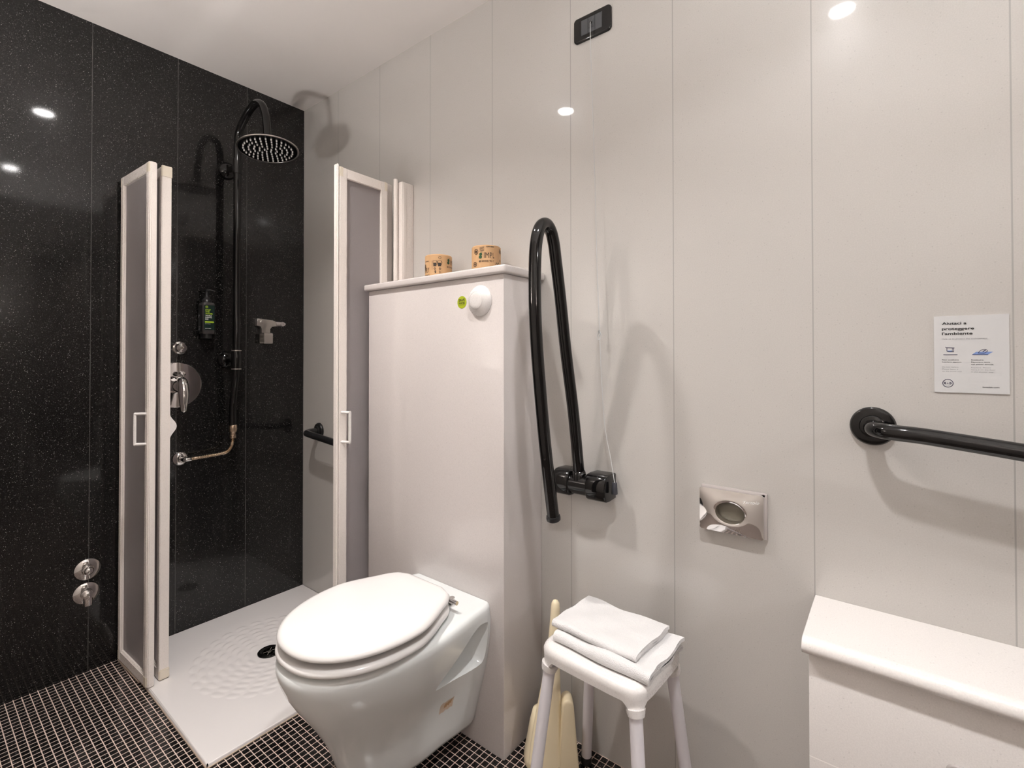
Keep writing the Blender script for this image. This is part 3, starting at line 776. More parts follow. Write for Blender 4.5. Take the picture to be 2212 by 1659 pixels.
# brass coupling and ribbed hose belong to the column
m = MB().lathe([(0.0, 0.0), (0.0145, 0.0), (0.0165, -0.004), (0.0165, -0.020), (0.0145, -0.032), (0.0110, -0.036), (0.0110, -0.044), (0.0125, -0.045), (0.0125, -0.058), (0.0, -0.058)], (0.058, PY+0.001, 0.857), n=24); part_label(m.build('coupling', 'brass', sc_), 'dull brass coupling')
hp = catmull([(0.058, PY, 0.800), (0.058, PY-0.001, 0.782), (0.058, PY-0.006, 0.762), (0.058, PY-0.022, 0.743), (0.058, PY-0.05, 0.737), (0.057, PY-0.09, 0.7355), (0.056, PY-0.14, 0.734), (0.056, -0.524, 0.733)], 30)
rs = [0.0068+0.0014*math.cos(i*1.55) for i in range(len(hp))]
part_label(MB().tube(hp, rs, 14).build('hose', 'nickel', sc_, smooth=60), 'ribbed metal hose')
OY, OZ = -0.538, 0.732
m = MB().lathe([(0.029, 0.0005), (0.029, 0.004), (0.027, 0.008), (0.018, 0.014), (0.013, 0.015), (0.011, 0.020), (0.0, 0.02)], (0, OY, OZ), (1, 0, 0), 32)
m.tube(catmull([(0.015, OY, OZ), (0.040, OY, OZ), (0.053, OY+0.003, OZ+0.001), (0.056, OY+0.014, OZ+0.001), (0.056, OY+0.022, OZ+0.001)], 6), 0.0088, 16); m.build('wall_outlet', 'chrome', sc_)

# mixer and small diverter knob
mx = thing('shower_mixer', 'chrome single lever shower mixer with large round wall plate', 'shower mixer', (0.0, -0.553, 1.038))
MB().lathe([(0.094, 0.0005), (0.094, 0.003), (0.092, 0.005), (0.070, 0.0065), (0.035, 0.0075), (0.0, 0.0075)], (0, -0.553, 1.038), (1, 0, 0), 64).build('wall_plate', 'chrome', mx)
MB().lathe([(0.034, 0.006), (0.031, 0.020), (0.029, 0.040), (0.027, 0.052), (0.020, 0.060), (0.0, 0.062)], (0, -0.553, 1.035), (1, 0, 0), 36).build('body', 'chrome', mx)
lv = catmull([(0.052, -0.553, 1.062), (0.072, -0.553, 1.050), (0.088, -0.554, 1.012), (0.096, -0.556, 0.968), (0.098, -0.557, 0.930)], 8)
n_ = len(lv); rl = [0.015+0.0065*math.sin(PI*min(1, i/n_*1.15))-0.004*(i/n_) for i in range(n_)]; rl[-1] = 0.004; rl[-2] = 0.008
MB().tube(lv, rl, 18).build('lever', 'chrome', mx, smooth=60)
MB().lathe([(0.0, 0.0), (0.011, 0.001), (0.012, 0.006), (0.008, 0.013), (0.0, 0.015)], (0.040, -0.545, 1.083), (0.9, 0, 0.5), 18).build('diverter_pin', 'chrome', mx)
kb = tag(MB().lathe([(0.0285, 0.0005), (0.0285, 0.003), (0.026, 0.006), (0.0215, 0.007), (0.0215, 0.022), (0.019, 0.026), (0.008, 0.027), (0.006, 0.024), (0.0, 0.024)], (0, -0.541, 1.192), (1, 0, 0), 10).build('stop_valve', 'chrome', origin=(0, -0.541, 1.192), smooth=25), 'small faceted chrome stop valve above the mixer plate', 'valve')

# two stop valves low on the black wall
GV = 'low chrome wall valves'
va = thing('wall_valve', 'low round chrome valve with ball centre, upper of the pair', 'valve', (0, -0.831, 0.374), GV)
def rosette(c): return MB().lathe([(0.0385, 0.0005), (0.0385, 0.002), (0.037, 0.004), (0.018, 0.0085), (0.0155, 0.012), (0.0155, 0.018), (0.0, 0.018)], c, (1, 0, 0), 44)
rosette((0, -0.831, 0.374)).build('rosette', 'chrome', va)
MB().lathe([(0.0135, 0.014), (0.0145, 0.020), (0.0135, 0.028), (0.008, 0.034), (0.0, 0.0355)], (0, -0.831, 0.374), (1, 0, 0), 28).build('ball_knob', 'chrome', va, smooth=60)
vb = thing('wall_valve', 'low round chrome valve with downward spout, lower of the pair', 'valve', (0, -0.834, 0.288), GV)
rosette((0, -0.834, 0.288)).build('rosette', 'chrome', vb)
MB().lathe([(0.0145, 0.014), (0.0150, 0.024), (0.0145, 0.036), (0.010, 0.040), (0.0, 0.041)], (0, -0.834, 0.288), (1, 0, 0), 28).build('ball_knob', 'chrome', vb, smooth=40)
m = MB().tube([(0.026, -0.834, 0.284), (0.028, -0.834, 0.262), (0.028, -0.834, 0.2525)], [0.0135, 0.013, 0.012], 20); m.build('spout', 'chrome', vb)

# soap dispenser
by0, by1, bz0, bz1, bx0, bx1 = -0.476, -0.428, 1.252, 1.386, 0.007, 0.060
bt = thing('soap_dispenser', 'dark pump bottle of shower gel with lime lettering on the black wall', 'soap bottle', ((bx0+bx1)/2, (by0+by1)/2, 1.233))
bc = ((bx0+bx1)/2, (by0+by1)/2)
R = []
for z, s, rd in ((bz0, 0.93, 0.008), (bz0+0.004, 1.0, 0.009), (bz1-0.006, 1.0, 0.009), (bz1-0.001, 0.93, 0.008), (bz1, 0.82, 0.007)):
    R.append([(bc[0]+a, bc[1]+b, z) for a, b in rrect((bx1-bx0)*s, (by1-by0)*s, rd, 5)])
MB().rings(R).build('bottle', 'bottle', bt)
m = MB().box(bx1-0.0002, bx1+0.0006, by0+0.004, by1-0.004, bz0+0.017, bz1-0.012); part_label(m.build('label', 'label_green', bt, smooth=0), 'deep green front label')
m = MB().box(bx0+0.006, bx1-0.008, by0-0.0006, by0+0.0002, bz0+0.012, bz1-0.012); part_label(m.build('side_label', 'label_black', bt, smooth=0), 'black side label')
f1 = lambda u, v: (bx1+0.0012, by0+u, bz0+v)
m = MB()
for i, (s, wd) in enumerate((('STOP', 0.0205), ('THE', 0.0160), ('WATER', 0.0285))): put_text(m, s, 0.0085, 0.0985-0.0078*i, 0.0060, f1, wd, 0.035)
part_label(m.build('lettering', 'ink_green', bt, smooth=0), 'lime green lettering')
m = MB(); put_poly(m, [(a, b) for a, b in rrect(0.035, 0.0066, 0.0032, 6, 0.0245, 0.0500)], f1); part_label(m.build('label_band', 'ink_green', bt, smooth=0), 'lime green rounded band')
m = MB(); put_ring(m, 0.0140, 0.1140, 0.0033, 0.0050, f1, 24)
put_line(m, [(0.0105, 0.114), (0.0175, 0.114)], 0.0014, f1)
part_label(m.build('emblem', 'ink_green', bt, smooth=0), 'lime green ring emblem')
m = MB()
for i, (s, wd) in enumerate((('WHILE', 0.0245), ('USING', 0.0250), ('ME', 0.0120))): put_text(m, s, 0.0085, 0.0748-0.0076*i, 0.0056, f1, wd, 0.035)
part_label(m.build('lettering', 'ink_white', bt, smooth=0), 'bold white lettering')
m = MB(); put_text(m, 'hair & body', 0.0085, 0.0415, 0.0026, f1, 0.020); part_label(m.build('lettering', 'ink_white', bt, smooth=0), 'small white lettering')
m = MB(); put_text(m, 'HOTELS', 0.0085, 0.0215, 0.0034, f1, 0.022, 0.02); part_label(m.build('lettering', 'ink_white', bt, smooth=0), 'small white lettering')
m = MB()
f2 = lambda u, v: (bx0+u, by0-0.0011, bz0+v)
for i in range(3): put_line(m, [(0.010+0.004*i, 0.082), (0.010+0.004*i, 0.068+0.004*i)], 0.0022, f2)
part_label(m.build('side_print', 'ink_white', bt, smooth=0), 'white side print')
m = MB()
for i in range(3): put_line(m, [(0.010, 0.030-0.006*i), (0.030-0.004*i, 0.030-0.006*i)], 0.0013, f2)
part_label(m.build('side_print', 'ink_white', bt, smooth=0), 'white side print')
m = MB().lathe([(0.0185, -0.001), (0.0185, 0.010), (0.016, 0.013), (0.0085, 0.022), (0.006, 0.026), (0.006, 0.050), (0.0085, 0.051), (0.0085, 0.056), (0.0, 0.056)], (bc[0], bc[1], bz1), n=28)
m.tube(catmull([(bc[0], bc[1], bz1+0.053), (bc[0]+0.006, bc[1]+0.014, bz1+0.0535), (bc[0]+0.010, bc[1]+0.028, bz1+0.049)], 5), 0.0032, 10); m.build('pump', 'black_satin', bt)
m = MB().lathe([(0.019, 0.0), (0.019, 0.019), (0.0, 0.019)], (bc[0], bc[1], 1.2335), n=28); m.box(0.0004, 0.010, bc[1]-0.014, bc[1]+0.014, 1.234, 1.37, 0.001); m.build('holder', 'black_satin', bt)

# hand shower hook
hk = thing('hand_shower_hook', 'brushed metal hand shower hook on the black shower wall', 'shower hook', (0, -0.18, 1.22))
yz = lambda a, b, d: (d, a, b)
pl = [(-0.236, 1.333), (-0.165, 1.328), (-0.150, 1.322), (-0.148, 1.300), (-0.168, 1.296), (-0.176, 1.286), (-0.176, 1.262), (-0.216, 1.262), (-0.216, 1.286), (-0.222, 1.296), (-0.238, 1.300)]
m = MB().prism(pl, yz, 0.0005, 0.022, 0.003); m.lathe([(0.009, 0.0), (0.009, 0.006), (0.0075, 0.007), (0.0, 0.007)], (0.022, -0.216, 1.316), (1, 0, 0), 20); m.build('bracket', 'steel', hk)
m = MB().tube([(0.013, -0.148, 1.311), (0.013, -0.128, 1.312), (0.013, -0.112, 1.313)], [0.0115, 0.010, 0.0085], 18); m.lathe([(0.010, -0.006), (0.0105, 0.0), (0.010, 0.010), (0.004, 0.0105), (0.004, 0.007), (0.0, 0.007)], (0.016, -0.118, 1.312), (1, 0, 0), 22)
m.tube([(0.013, -0.112, 1.313), (0.013, -0.101, 1.312)], [0.007, 0.005], 14); m.build('swivel', 'grey_plate', hk)
# square ring at the bottom
m = MB(); ro = rrect(0.046, 0.052, 0.008, 4, 0.024, 1.241); ri = rrect(0.040, 0.046, 0.006, 4, 0.024, 1.241)
vs = []
n_ = len(ro)
for yy in (-0.217, -0.177):
    vs += [(a, yy, b) for a, b in ro]; vs += [(a, yy, b) for a, b in ri]
fs = []
for i in range(n_):
    j = (i+1) % n_
    fs += [(i, j, 2*n_+j, 2*n_+i), (n_+i, n_+j, 3*n_+j, 3*n_+i), (i, j, n_+j, n_+i), (2*n_+i, 2*n_+j, 3*n_+j, 3*n_+i)]
m.add(vs, fs).build('cradle', 'steel', hk)

# ------------------------------------------------------------------ grab bars
def flange(c, r=0.040): return MB().lathe([(r, 0.0005), (r, 0.006), (r-0.003, 0.0105), (r-0.010, 0.0125), (r-0.0165, 0.013), (r-0.0175, 0.018), (r-0.020, 0.0195), (0.0, 0.0195)], c, (0, -1, 0), 44)
g1 = thing('grab_bar', 'glossy black bent grab bar beneath the printed notice, right end', 'grab bar', (2.299, 0, 1.009))
flange((2.299, 0, 1.009)).build('wall_flange', 'black_gloss', g1)
MB().tube(catmull([(2.299, -0.012, 1.0085), (2.299, -0.035, 1.0085), (2.304, -0.056, 1.0085), (2.320, -0.072, 1.008), (2.345, -0.078, 1.007), (2.38, -0.080, 1.005), (2.445, -0.081, 0.998), (2.51, -0.082, 0.9905), (2.60, -0.082, 0.979), (2.78, -0.082, 0.956), (2.822, -0.076, 0.951), (2.838, -0.058, 0.949), (2.842, -0.035, 0.949), (2.842, -0.012, 0.949)], 7), 0.0155, 22).build('bar', 'black_gloss', g1)
flange((2.842, 0, 0.949)).build('wall_flange', 'black_gloss', g1)
g2 = thing('grab_bar', 'matt black bent grab bar inside the shower, on the beige wall', 'grab bar', (0.152, 0, 0.797))
flange((0.152, 0, 0.797), 0.038).build('wall_flange', 'black_satin', g2)
MB().tube(catmull([(0.152, -0.010, 0.797), (0.152, -0.040, 0.797), (0.158, -0.062, 0.797), (0.174, -0.078, 0.7965), (0.20, -0.083, 0.795), (0.30, -0.083, 0.788), (0.44, -0.083, 0.777), (0.60, -0.083, 0.765), (0.655, -0.078, 0.761), (0.678, -0.062, 0.760), (0.684, -0.040, 0.760), (0.684, -0.010, 0.760)], 7), 0.0150, 18).build('bar', 'black_satin', g2)
flange((0.684, 0, 0.760), 0.038).build('wall_flange', 'black_satin', g2)

# fold-up rail
RX = 1.617
fr_ = thing('fold_up_rail', 'glossy black fold-up support rail raised beside the cistern box', 'support rail', (RX, -0.04, 0.74))
pth = [(RX, -0.043, 0.792), (RX, -0.048, 0.83), (RX, -0.078, 1.00), (RX, -0.117, 1.17), (RX, -0.146, 1.32), (RX, -0.168, 1.42), (RX, -0.178, 1.462), (RX, -0.193, 1.492), (RX, -0.215, 1.505), (RX, -0.240, 1.493), (RX, -0.257, 1.460), (RX, -0.265, 1.405), (RX, -0.2665, 1.30), (RX, -0.259, 1.19), (RX, -0.242, 1.06), (RX, -0.221, 0.925), (RX, -0.202, 0.825), (RX, -0.182, 0.725)]
MB().tube(catmull(pth, 7), 0.0163, 24).build('tube', 'black_gloss', fr_)
dirn = (Vector(pth[-1])-Vector(pth[-2])).normalized()
MB().lathe([(0.016, -0.006), (0.0185, -0.005), (0.0195, 0.0), (0.0190, 0.006), (0.016, 0.009), (0.0, 0.010)], pth[-1], dirn, 28).build('end_cap', 'black_satin', fr_)
def hinge_block(x0, x1):
    poly = [(-0.0005, 0.755), (-0.0005, 0.825), (-0.030, 0.826)]
    for i in range(9):
        a = PI/2-PI*i/8; poly.append((-0.042-0.030*max(0, math.cos(a)), 0.787+0.037*math.sin(a)))
    poly.append((-0.030, 0.748))
    poly = [(-0.0005, 0.752), (-0.0005, 0.823)]+[(-0.040-0.033*math.cos(a)**0.6 if math.cos(a) > 0 else -0.040, 0.787+0.038*math.sin(a)) for a in [PI/2-PI*i/10 for i in range(11)]]
    m = MB(); xc = (x0+x1)/2
    m.prism(poly, lambda a, b, d: (d, a, b), xc, x1, 0.005); m.prism(poly, lambda a, b, d: (d, a, b), xc, x0, 0.005)
    return m
hinge_block(1.540, 1.594).build('hinge_block', 'black_gloss', fr_); hinge_block(1.648, 1.712).build('hinge_block', 'black_gloss', fr_)
m = MB().tube([(1.590, -0.040, 0.785), (1.652, -0.040, 0.785)], 0.030, 28); m.build('pivot', 'black_gloss', fr_)
m = MB().lathe([(0.027, -0.012), (0.023, 0.012), (0.0185, 0.034), (0.0163, 0.036)], (RX, -0.042, 0.79), (0, -0.16, 1), 28); m.build('socket', 'black_gloss', fr_)

# ------------------------------------------------------------------ alarm cord switch
sw = thing('pull_cord_switch', 'black wall plate of the pull cord alarm near the ceiling', 'switch', (1.641, 0, 2.137))
xz = lambda a, b, d: (a, d, b)
pl = []
for a, b in rrect(0.123, 0.079, 0.010, 6):
    pl.append((1.641+a, 2.137+b*(1-0.10*(abs(a)/0.0615)**3)))
m = MB().prism(pl, xz, -0.0005, -0.009, 0.004); m.build('cover_plate', 'black_gloss', sw)
for i in range(3):
    m = MB().box(1.641-0.0345+0.023*i+0.0004, 1.641-0.0345+0.023*(i+1)-0.0004, -0.0105, -0.008, 2.115, 2.160, 0.0006, 1)
    if i == 1: m.box(1.641-0.008, 1.641+0.008, -0.0125, -0.010, 2.127, 2.149, 0.0008, 1)
    m.build('module', 'grey_module', sw)
m = MB(); m.lathe([(0.003, -0.003), (0.0045, 0.0), (0.003, 0.003)], (1.641, -0.013, 2.140), (0, -1, 0), 16); m.build('cord_eyelet', 'black_satin', sw)
cd = [(1.641, -0.012, 2.140), (1.6425, -0.019, 2.136), (1.6435, -0.0215, 2.115), (1.645, -0.022, 2.05), (1.652, -0.022, 1.85), (1.659, -0.022, 1.62), (1.664, -0.022, 1.42), (1.6715, -0.022, 1.225), (1.677, -0.022, 1.10), (1.687, -0.022, 0.96), (1.697, -0.022, 0.85), (1.7245, -0.030, 0.822)]
cd[-1] = (1.7035, -0.021, 0.80)
kx, kz = 1.7275, 0.768
cd = cd[:-2]+[(1.708, -0.028, 0.87), (1.7262, -0.040, 0.805)]
kn = [(1.6715+0.006*math.cos(a)*(1-0.2*j), -0.0235, 1.214+0.011*math.sin(a)) for j in (0,) for a in [2*PI*i/24 for i in range(24)]]
m = MB().tube(catmull(cd, 8), 0.0010, 8); part_label(m.build('cord', 'cord', sw), 'thin grey cord')
m = MB().tube(kn, 0.0011, 6, closed=True); m.tube([(1.668, -0.023, 1.224), (1.6715, -0.025, 1.231), (1.675, -0.022, 1.222), (1.669, -0.022, 1.214)], 0.0014, 6); m.build('knot', 'cord', sw)
kp = cd[-1]
m = MB().lathe([(0.0, 0.0), (0.0062, 0.0), (0.0068, -0.001), (0.0085, -0.030), (0.008, -0.0315), (0.0, -0.0315)], (kp[0], kp[1], kp[2]+0.001), n=20); part_label(m.build('pull_knob', 'knob', sw), 'dark grey pull knob')

# ------------------------------------------------------------------ chrome bag dispenser
bdx, bdz = 2.0215, 0.7765
bd = thing('bag_dispenser', 'small chrome bag dispenser with oval opening on the beige wall', 'dispenser', (bdx, 0, bdz))
W_, H_, D_ = 0.145, 0.103, 0.024
# pillow face as a height grid with an oval opening
nu, nv = 46, 36
def face_d(u, v):
    a = abs(u)/(W_/2); b = abs(v)/(H_/2)
    edge = max(a, b)
    d = 0.0195+0.011*(1-a**2.4)*(1-b**2.4)
    q = math.hypot(u/0.034, v/0.026)
    if q < 1.25: d -= 0.003*max(0, (1.25-q)/0.25)**2 if q > 1.0 else 0.003
    return d
# build as rings from the opening to the border
ringsP = []
NN = 96
def border(a):
    c, s = math.cos(a), math.sin(a); k = min((W_/2)/max(1e-6, abs(c)), (H_/2)/max(1e-6, abs(s))); return c*k, s*k
for j in range(15):
    t_ = j/14; ring = []
    for i in range(NN):
        a = 2*PI*i/NN; ox, oz = 0.0335*math.cos(a), 0.0255*math.sin(a); bx_, bz_ = border(math.atan2(oz*1.0, ox*1.0) if True else a)
        u, v = ox+(bx_-ox)*t_, oz+(bz_-oz)*t_
        # keep the border crisp with slightly rounded corners
        ring.append((bdx+u*(1-0.0), -face_d(u, v), bdz+v))
    ringsP.append(ring)
inner = [[(bdx+(p[0]-bdx)*0.93, -0.016, bdz+(p[2]-bdz)*0.93) for p in ringsP[0]], [(bdx+(p[0]-bdx)*0.90, -0.010, bdz+(p[2]-bdz)*0.90) for p in ringsP[0]]]
outer = [[(bdx+(p[0]-bdx)*1.008, -0.0165, bdz+(p[2]-bdz)*1.008) for p in ringsP[-1]], [(bdx+(p[0]-bdx)*1.004, -0.0005, bdz+(p[2]-bdz)*1.004) for p in ringsP[-1]]]
MB().rings(list(reversed(inner))+ringsP+outer, cap=False).build('cover', 'chrome', bd, smooth=28)
m = MB().lathe([(0.0, 0.0125), (0.02, 0.0115), (0.031, 0.0085), (0.031, 0.002)], (bdx, 0, bdz), (0, -1, 0), 40, sx=1.0, sy=0.78); m.build('bag_stack', 'bag', bd)
m = MB().box(bdx+W_/2-0.010, bdx+W_/2+0.006, -0.009, -0.0005, bdz-H_/2-0.002, bdz+H_/2+0.004, 0.003); m.box(bdx-W_/2, bdx+W_/2+0.004, -0.009, -0.0005, bdz+H_/2-0.006, bdz+H_/2+0.005, 0.003); part_label(m.build('back_plate', 'grey_plate', bd), 'pale grey back plate')
m = MB(); put_text(m, 'Tortolo', 0.0, 0.0, 0.0065, lambda u, v: (bdx+0.030+u, -face_d(0.030+u, 0.030+v)-0.0006, bdz+0.029+v+u*0.10), 0.034, 0.0, 0.35); part_label(m.build('lettering', 'etch', bd, smooth=0), 'engraved script')

# ------------------------------------------------------------------ printed notice
SX0, SX1, SZ0, SZ1 = 2.397, 2.502, 1.085, 1.234
nt_ = thing('printed_notice', 'white card with towel notice in Italian and English above the grab bar', 'notice', ((SX0+SX1)/2, 0, SZ0))
MB().box(SX0, SX1, -0.0022, -0.0004, SZ0, SZ1).build('card', 'paper', nt_, smooth=0)
SW, SH = SX1-SX0, SZ1-SZ0
f = lambda u, v: (SX0+u*SW, -0.0026, SZ1-v*SH)
def T(mb, s, u, v, h, width, bold=0.0): # u,v fractions (baseline), h cap height in mm, width as fraction
    vs, fs = text2d(s, h*0.001, width*SW, bold)
    mb.add([(SX0+u*SW+a, -0.0026, SZ1-v*SH+b) for a, b in vs], fs)
m = MB()
T(m, 'Aiutaci a', 0.113, 0.113, 5.2, 0.338, 0.022); T(m, 'proteggere', 0.113, 0.182, 5.2, 0.438, 0.022); T(m, "l'ambiente", 0.113, 0.248, 5.2, 0.418, 0.022)
part_label(m.build('lettering', 'ink', nt_, smooth=0), 'bold black heading')
def TB(rows, mat, lab=None):
    mb = MB()
    for r in rows: T(mb, *r)
    o = mb.build('lettering', mat, nt_, smooth=0)
    if lab: part_label(o, lab)
TB([('Non sostituire.', 0.113, 0.580, 1.9, 0.235, 0.02), ('Lasciare appeso.', 0.113, 0.608, 1.9, 0.27, 0.02)], 'ink', 'small bold black text')
TB([('Sostituire.', 0.507, 0.580, 1.9, 0.17, 0.02), ('Riporre a terra', 0.507, 0.608, 1.9, 0.245, 0.02), ('nel piatto doccia.', 0.507, 0.636, 1.9, 0.295, 0.02)], 'ink', 'small bold black text')
TB([('hotelbb.com', 0.655, 0.926, 2.1, 0.215, 0.02)], 'ink', 'bold black web address')
TB([('Help us to protect the environment', 0.113, 0.308, 2.6, 0.61)], 'ink_grey', 'thin grey text')
TB([('Do not replace.', 0.113, 0.674, 1.9, 0.23), ('Please leave it', 0.113, 0.702, 1.9, 0.22), ('on the towel rack.', 0.113, 0.730, 1.9, 0.275)], 'ink_grey', 'thin grey text')
TB([('Replace. Please', 0.507, 0.678, 1.9, 0.255), ('leave it on the floor', 0.507, 0.706, 1.9, 0.315), ('in the shower tray.', 0.507, 0.734, 1.9, 0.295)], 'ink_grey', 'thin grey text')
fm = lambda a, b: (SX0+a*SW, -0.0026, SZ1-b*SH)
f5 = lambda a, b: (SX0+a*SW, -0.0024, SZ1-b*SH)
m = MB()
put_line(m, [(0.165, 0.402), (0.165, 0.415), (0.285, 0.42)], 0.008, fm); put_line(m, [(0.180, 0.415), (0.180, 0.462), (0.215, 0.468), (0.275, 0.468), (0.275, 0.418)], 0.008, fm); put_line(m, [(0.255, 0.418), (0.255, 0.466)], 0.006, fm)
put_line(m, [(0.13, 0.507), (0.325, 0.507)], 0.009, fm)
part_label(m.build('towel_icon', 'ink_navy', nt_, smooth=0), 'navy line drawing of a hung towel')
m = MB(); put_poly(m, [(0.183, 0.452), (0.252, 0.452), (0.252, 0.466), (0.200, 0.463)], f5); part_label(m.build('towel_icon_fill', 'ink_blue', nt_, smooth=0), 'blue band')
m = MB()
put_line(m, [(0.60, 0.487), (0.63, 0.452), (0.66, 0.443), (0.71, 0.443), (0.725, 0.46), (0.68, 0.49), (0.60, 0.487)], 0.006, fm); put_line(m, [(0.522, 0.507), (0.73, 0.507)], 0.008, fm); put_line(m, [(0.66, 0.47), (0.70, 0.447)], 0.010, fm)
part_label(m.build('floor_icon', 'ink_navy', nt_, smooth=0), 'navy line drawing of a towel on the floor')
m = MB(); put_poly(m, [(0.52, 0.505), (0.575, 0.470), (0.795, 0.470), (0.73, 0.505)], f5); part_label(m.build('floor_icon_fill', 'ink_blue', nt_, smooth=0), 'blue floor area')
m = MB()
put_ring(m, 0.190, 0.880, 0.0665, 0.0765, fm, 48, 0.70)
T(m, 'B', 0.137, 0.891, 4.0, 0.030, 0.03); T(m, '&', 0.176, 0.887, 2.2, 0.026, 0.02); T(m, 'B', 0.212, 0.891, 4.0, 0.030, 0.03); T(m, 'HOTELS', 0.150, 0.907, 1.1, 0.075, 0.02)
part_label(m.build('emblem', 'ink_navy', nt_, smooth=0), 'navy oval emblem')
# ------------------------------------------------------------------ ledge at the right
LF = -0.2135
lg = thing('wall_ledge', 'pale quartz ledge with rounded front edge along the wall, lower right', 'ledge', (2.6, -0.1, 0))
m = MB()
prof = [(-0.0005, 0.596), (-0.0005, 0.6235), (LF+0.022, 0.6235)]
for i in range(9):
    a = PI/2*(1+i/8); prof.append((LF+0.018+0.018*math.cos(a), 0.6055+0.018*math.sin(a)))
prof += [(LF+0.001, 0.601), (LF+0.005, 0.596)]
m.prism(prof, lambda a, b, d: (d, a, b), XR-0.001, 2.193, 0.002); m.build('slab', 'quartz_ledge', lg)
MB().box(2.203, XR-0.001, LF+0.018, -0.0005, 0.0, 0.596, 0.0015, 2).build('base', 'quartz_ledge', lg)
pn = tag(MB().prism(rrect(0.20, 0.16, 0.012, 6, 2.497, 0.407), xz, LF+0.0175, LF+0.0125, 0.002).build('access_panel', 'grey_plate', origin=(2.497, LF+0.0175, 0.407)), 'grey round-cornered panel on the ledge face at the bottom edge', 'panel')

# ------------------------------------------------------------------ stool
SC = Vector((1.786, -0.187, 0)); YAW = -0.06
def SL(u, v, z): c, s = math.cos(YAW), math.sin(YAW); return (SC.x+c*u-s*v, SC.y+s*u+c*v, z)
st = thing('shower_stool', 'white plastic shower stool with pale tube legs under the folded towel', 'stool', (SC.x, SC.y, 0))
LT, LB, HT = (0.1135, 0.0925), (0.153, 0.128), 0.405
SA, SB, ZT = 0.139, 0.118, 0.452
def sq(a, k=1.0, e=6.0):
    c, s = math.cos(a), math.sin(a); return (SA*k*math.copysign(abs(c)**(2/e), c), SB*k*math.copysign(abs(s)**(2/e), s))
NS = 96
def corner_w(a):
    x, y = sq(a); q = min(abs(x)/SA, abs(y)/SB); t = min(1.0, max(0.0, (q-0.66)/0.22)); return t*t*(3-2*t)
rings = []
for k, dz in ((0.0001, -0.005), (0.35, -0.0045), (0.7, -0.002), (0.86, 0.0), (0.94, -0.0015), (0.98, -0.006), (1.0, -0.013)):
    rings.append([SL(*sq(2*PI*i/NS, k), ZT+dz) for i in range(NS)])
for t_ in (0.35, 0.7, 1.0):
    ring = []
    for i in range(NS):
        a = 2*PI*i/NS; cw = corner_w(a); dep = 0.020+0.028*cw
        ring.append(SL(*sq(a, 1.0-0.012*t_-0.01*cw*t_), ZT-0.013-dep*t_))
    rings.append(ring)
ring = [SL(*sq(2*PI*i/NS, 0.93), ZT-0.013-(0.020+0.028*corner_w(2*PI*i/NS))) for i in range(NS)]
rings.append(ring)
rings.append([SL(*sq(2*PI*i/NS, 0.88), ZT-0.020) for i in range(NS)]); rings.append([SL(*sq(2*PI*i/NS, 0.0001), ZT-0.018) for i in range(NS)])
sm = MB().rings(rings, cap=False)
for sx in (-1, 1):
    for sy in (-1, 1):
        top = Vector(SL(sx*LT[0], sy*LT[1], ZT-0.050)); bot = Vector(SL(sx*(LT[0]+0.0035), sy*(LT[1]+0.003), HT-0.018))
        sm.tube([top, top*0.5+bot*0.5, bot], [0.0215, 0.0200, 0.0180], 20)
sm.build('seat', 'white_plastic', st, smooth=60)
for sx in (-1, 1):
    for sy in (-1, 1):
        a = Vector(SL(sx*LT[0], sy*LT[1], HT)); b = Vector(SL(sx*LB[0], sy*LB[1], 0.012))
        lo = MB().tube([a, a.lerp(b, 0.5), b], [0.0145, 0.0145, 0.0145], 20).build('leg', 'stool_leg', st)
        ft = MB().tube([b+(a-b).normalized()*0.012, (b.x, b.y, 0.006), (b.x, b.y, 0.0003)], [0.0152, 0.0158, 0.0145], 18).build('foot', 'black_satin', lo); part_label(ft, 'dark rubber foot')

# ------------------------------------------------------------------ folded towel
def fold(mb, u0, u1, v0, v1, z0, gap, th, seed, nu=34, flare=0.0, ztop=0.0, skew=0.0, layers=1):
    """a sheet doubled over along its front edge: C profile in v/z, swept along u"""
    rnd = random.Random(seed); ph = [rnd.uniform(0, 6.28) for _ in range(6)]
    prof_c = []   # centre line
    nb = 14
    for i in range(nb): prof_c.append((v1+(v0+gap-v1)*i/nb, 0.0, 0))
    for i in range(9):
        a = -PI/2-PI*i/8; prof_c.append((v0+gap+gap*math.cos(a), gap+gap*math.sin(a), 1))
    for i in range(1, nb+1): prof_c.append((v0+gap+(v1-v0-gap)*i/nb, 2*gap, 2))
    n = len(prof_c); rows = []
    for iu in range(nu+1):
        s = iu/nu; u = u0+(u1-u0)*s
        ring_o, ring_i = [], []
        for k, (v, z, kind) in enumerate(prof_c):
            pv = prof_c[max(0, k-1)]; nx_ = prof_c[min(n-1, k+1)]
            tv, tz = nx_[0]-pv[0], nx_[1]-pv[1]; l = math.hypot(tv, tz) or 1; nv_, nz_ = tz/l, -tv/l
            up = z/(2*gap)
            wv = 0.0019*math.sin(31*u+ph[0]+19*v)+0.0014*math.sin(57*u-43*v+ph[1])+0.0009*math.sin(110*v+ph[2]+20*u)
            dz = wv*up+ztop*up*(0.25+0.75*s if ztop > 0 else 1)
            sk = skew*(v-v0)
            vv = v+0.0022*math.sin(19*u+ph[3])+0.0016*math.sin(43*u+ph[4]); uu = u+sk*1.0+(0.0025*math.sin(60*v+ph[5]) if iu in (0, nu) else 0)+(0.004*up if iu == nu else 0)
            ring_o.append((uu, vv+nv_*th/2, z0+z+nz_*th/2+dz)); ring_i.append((uu, vv-nv_*th/2, z0+z-nz_*th/2+dz))
        rows.append(ring_o+list(reversed(ring_i)))
    mb.rings([[SL(*p) for p in r] for r in rows])
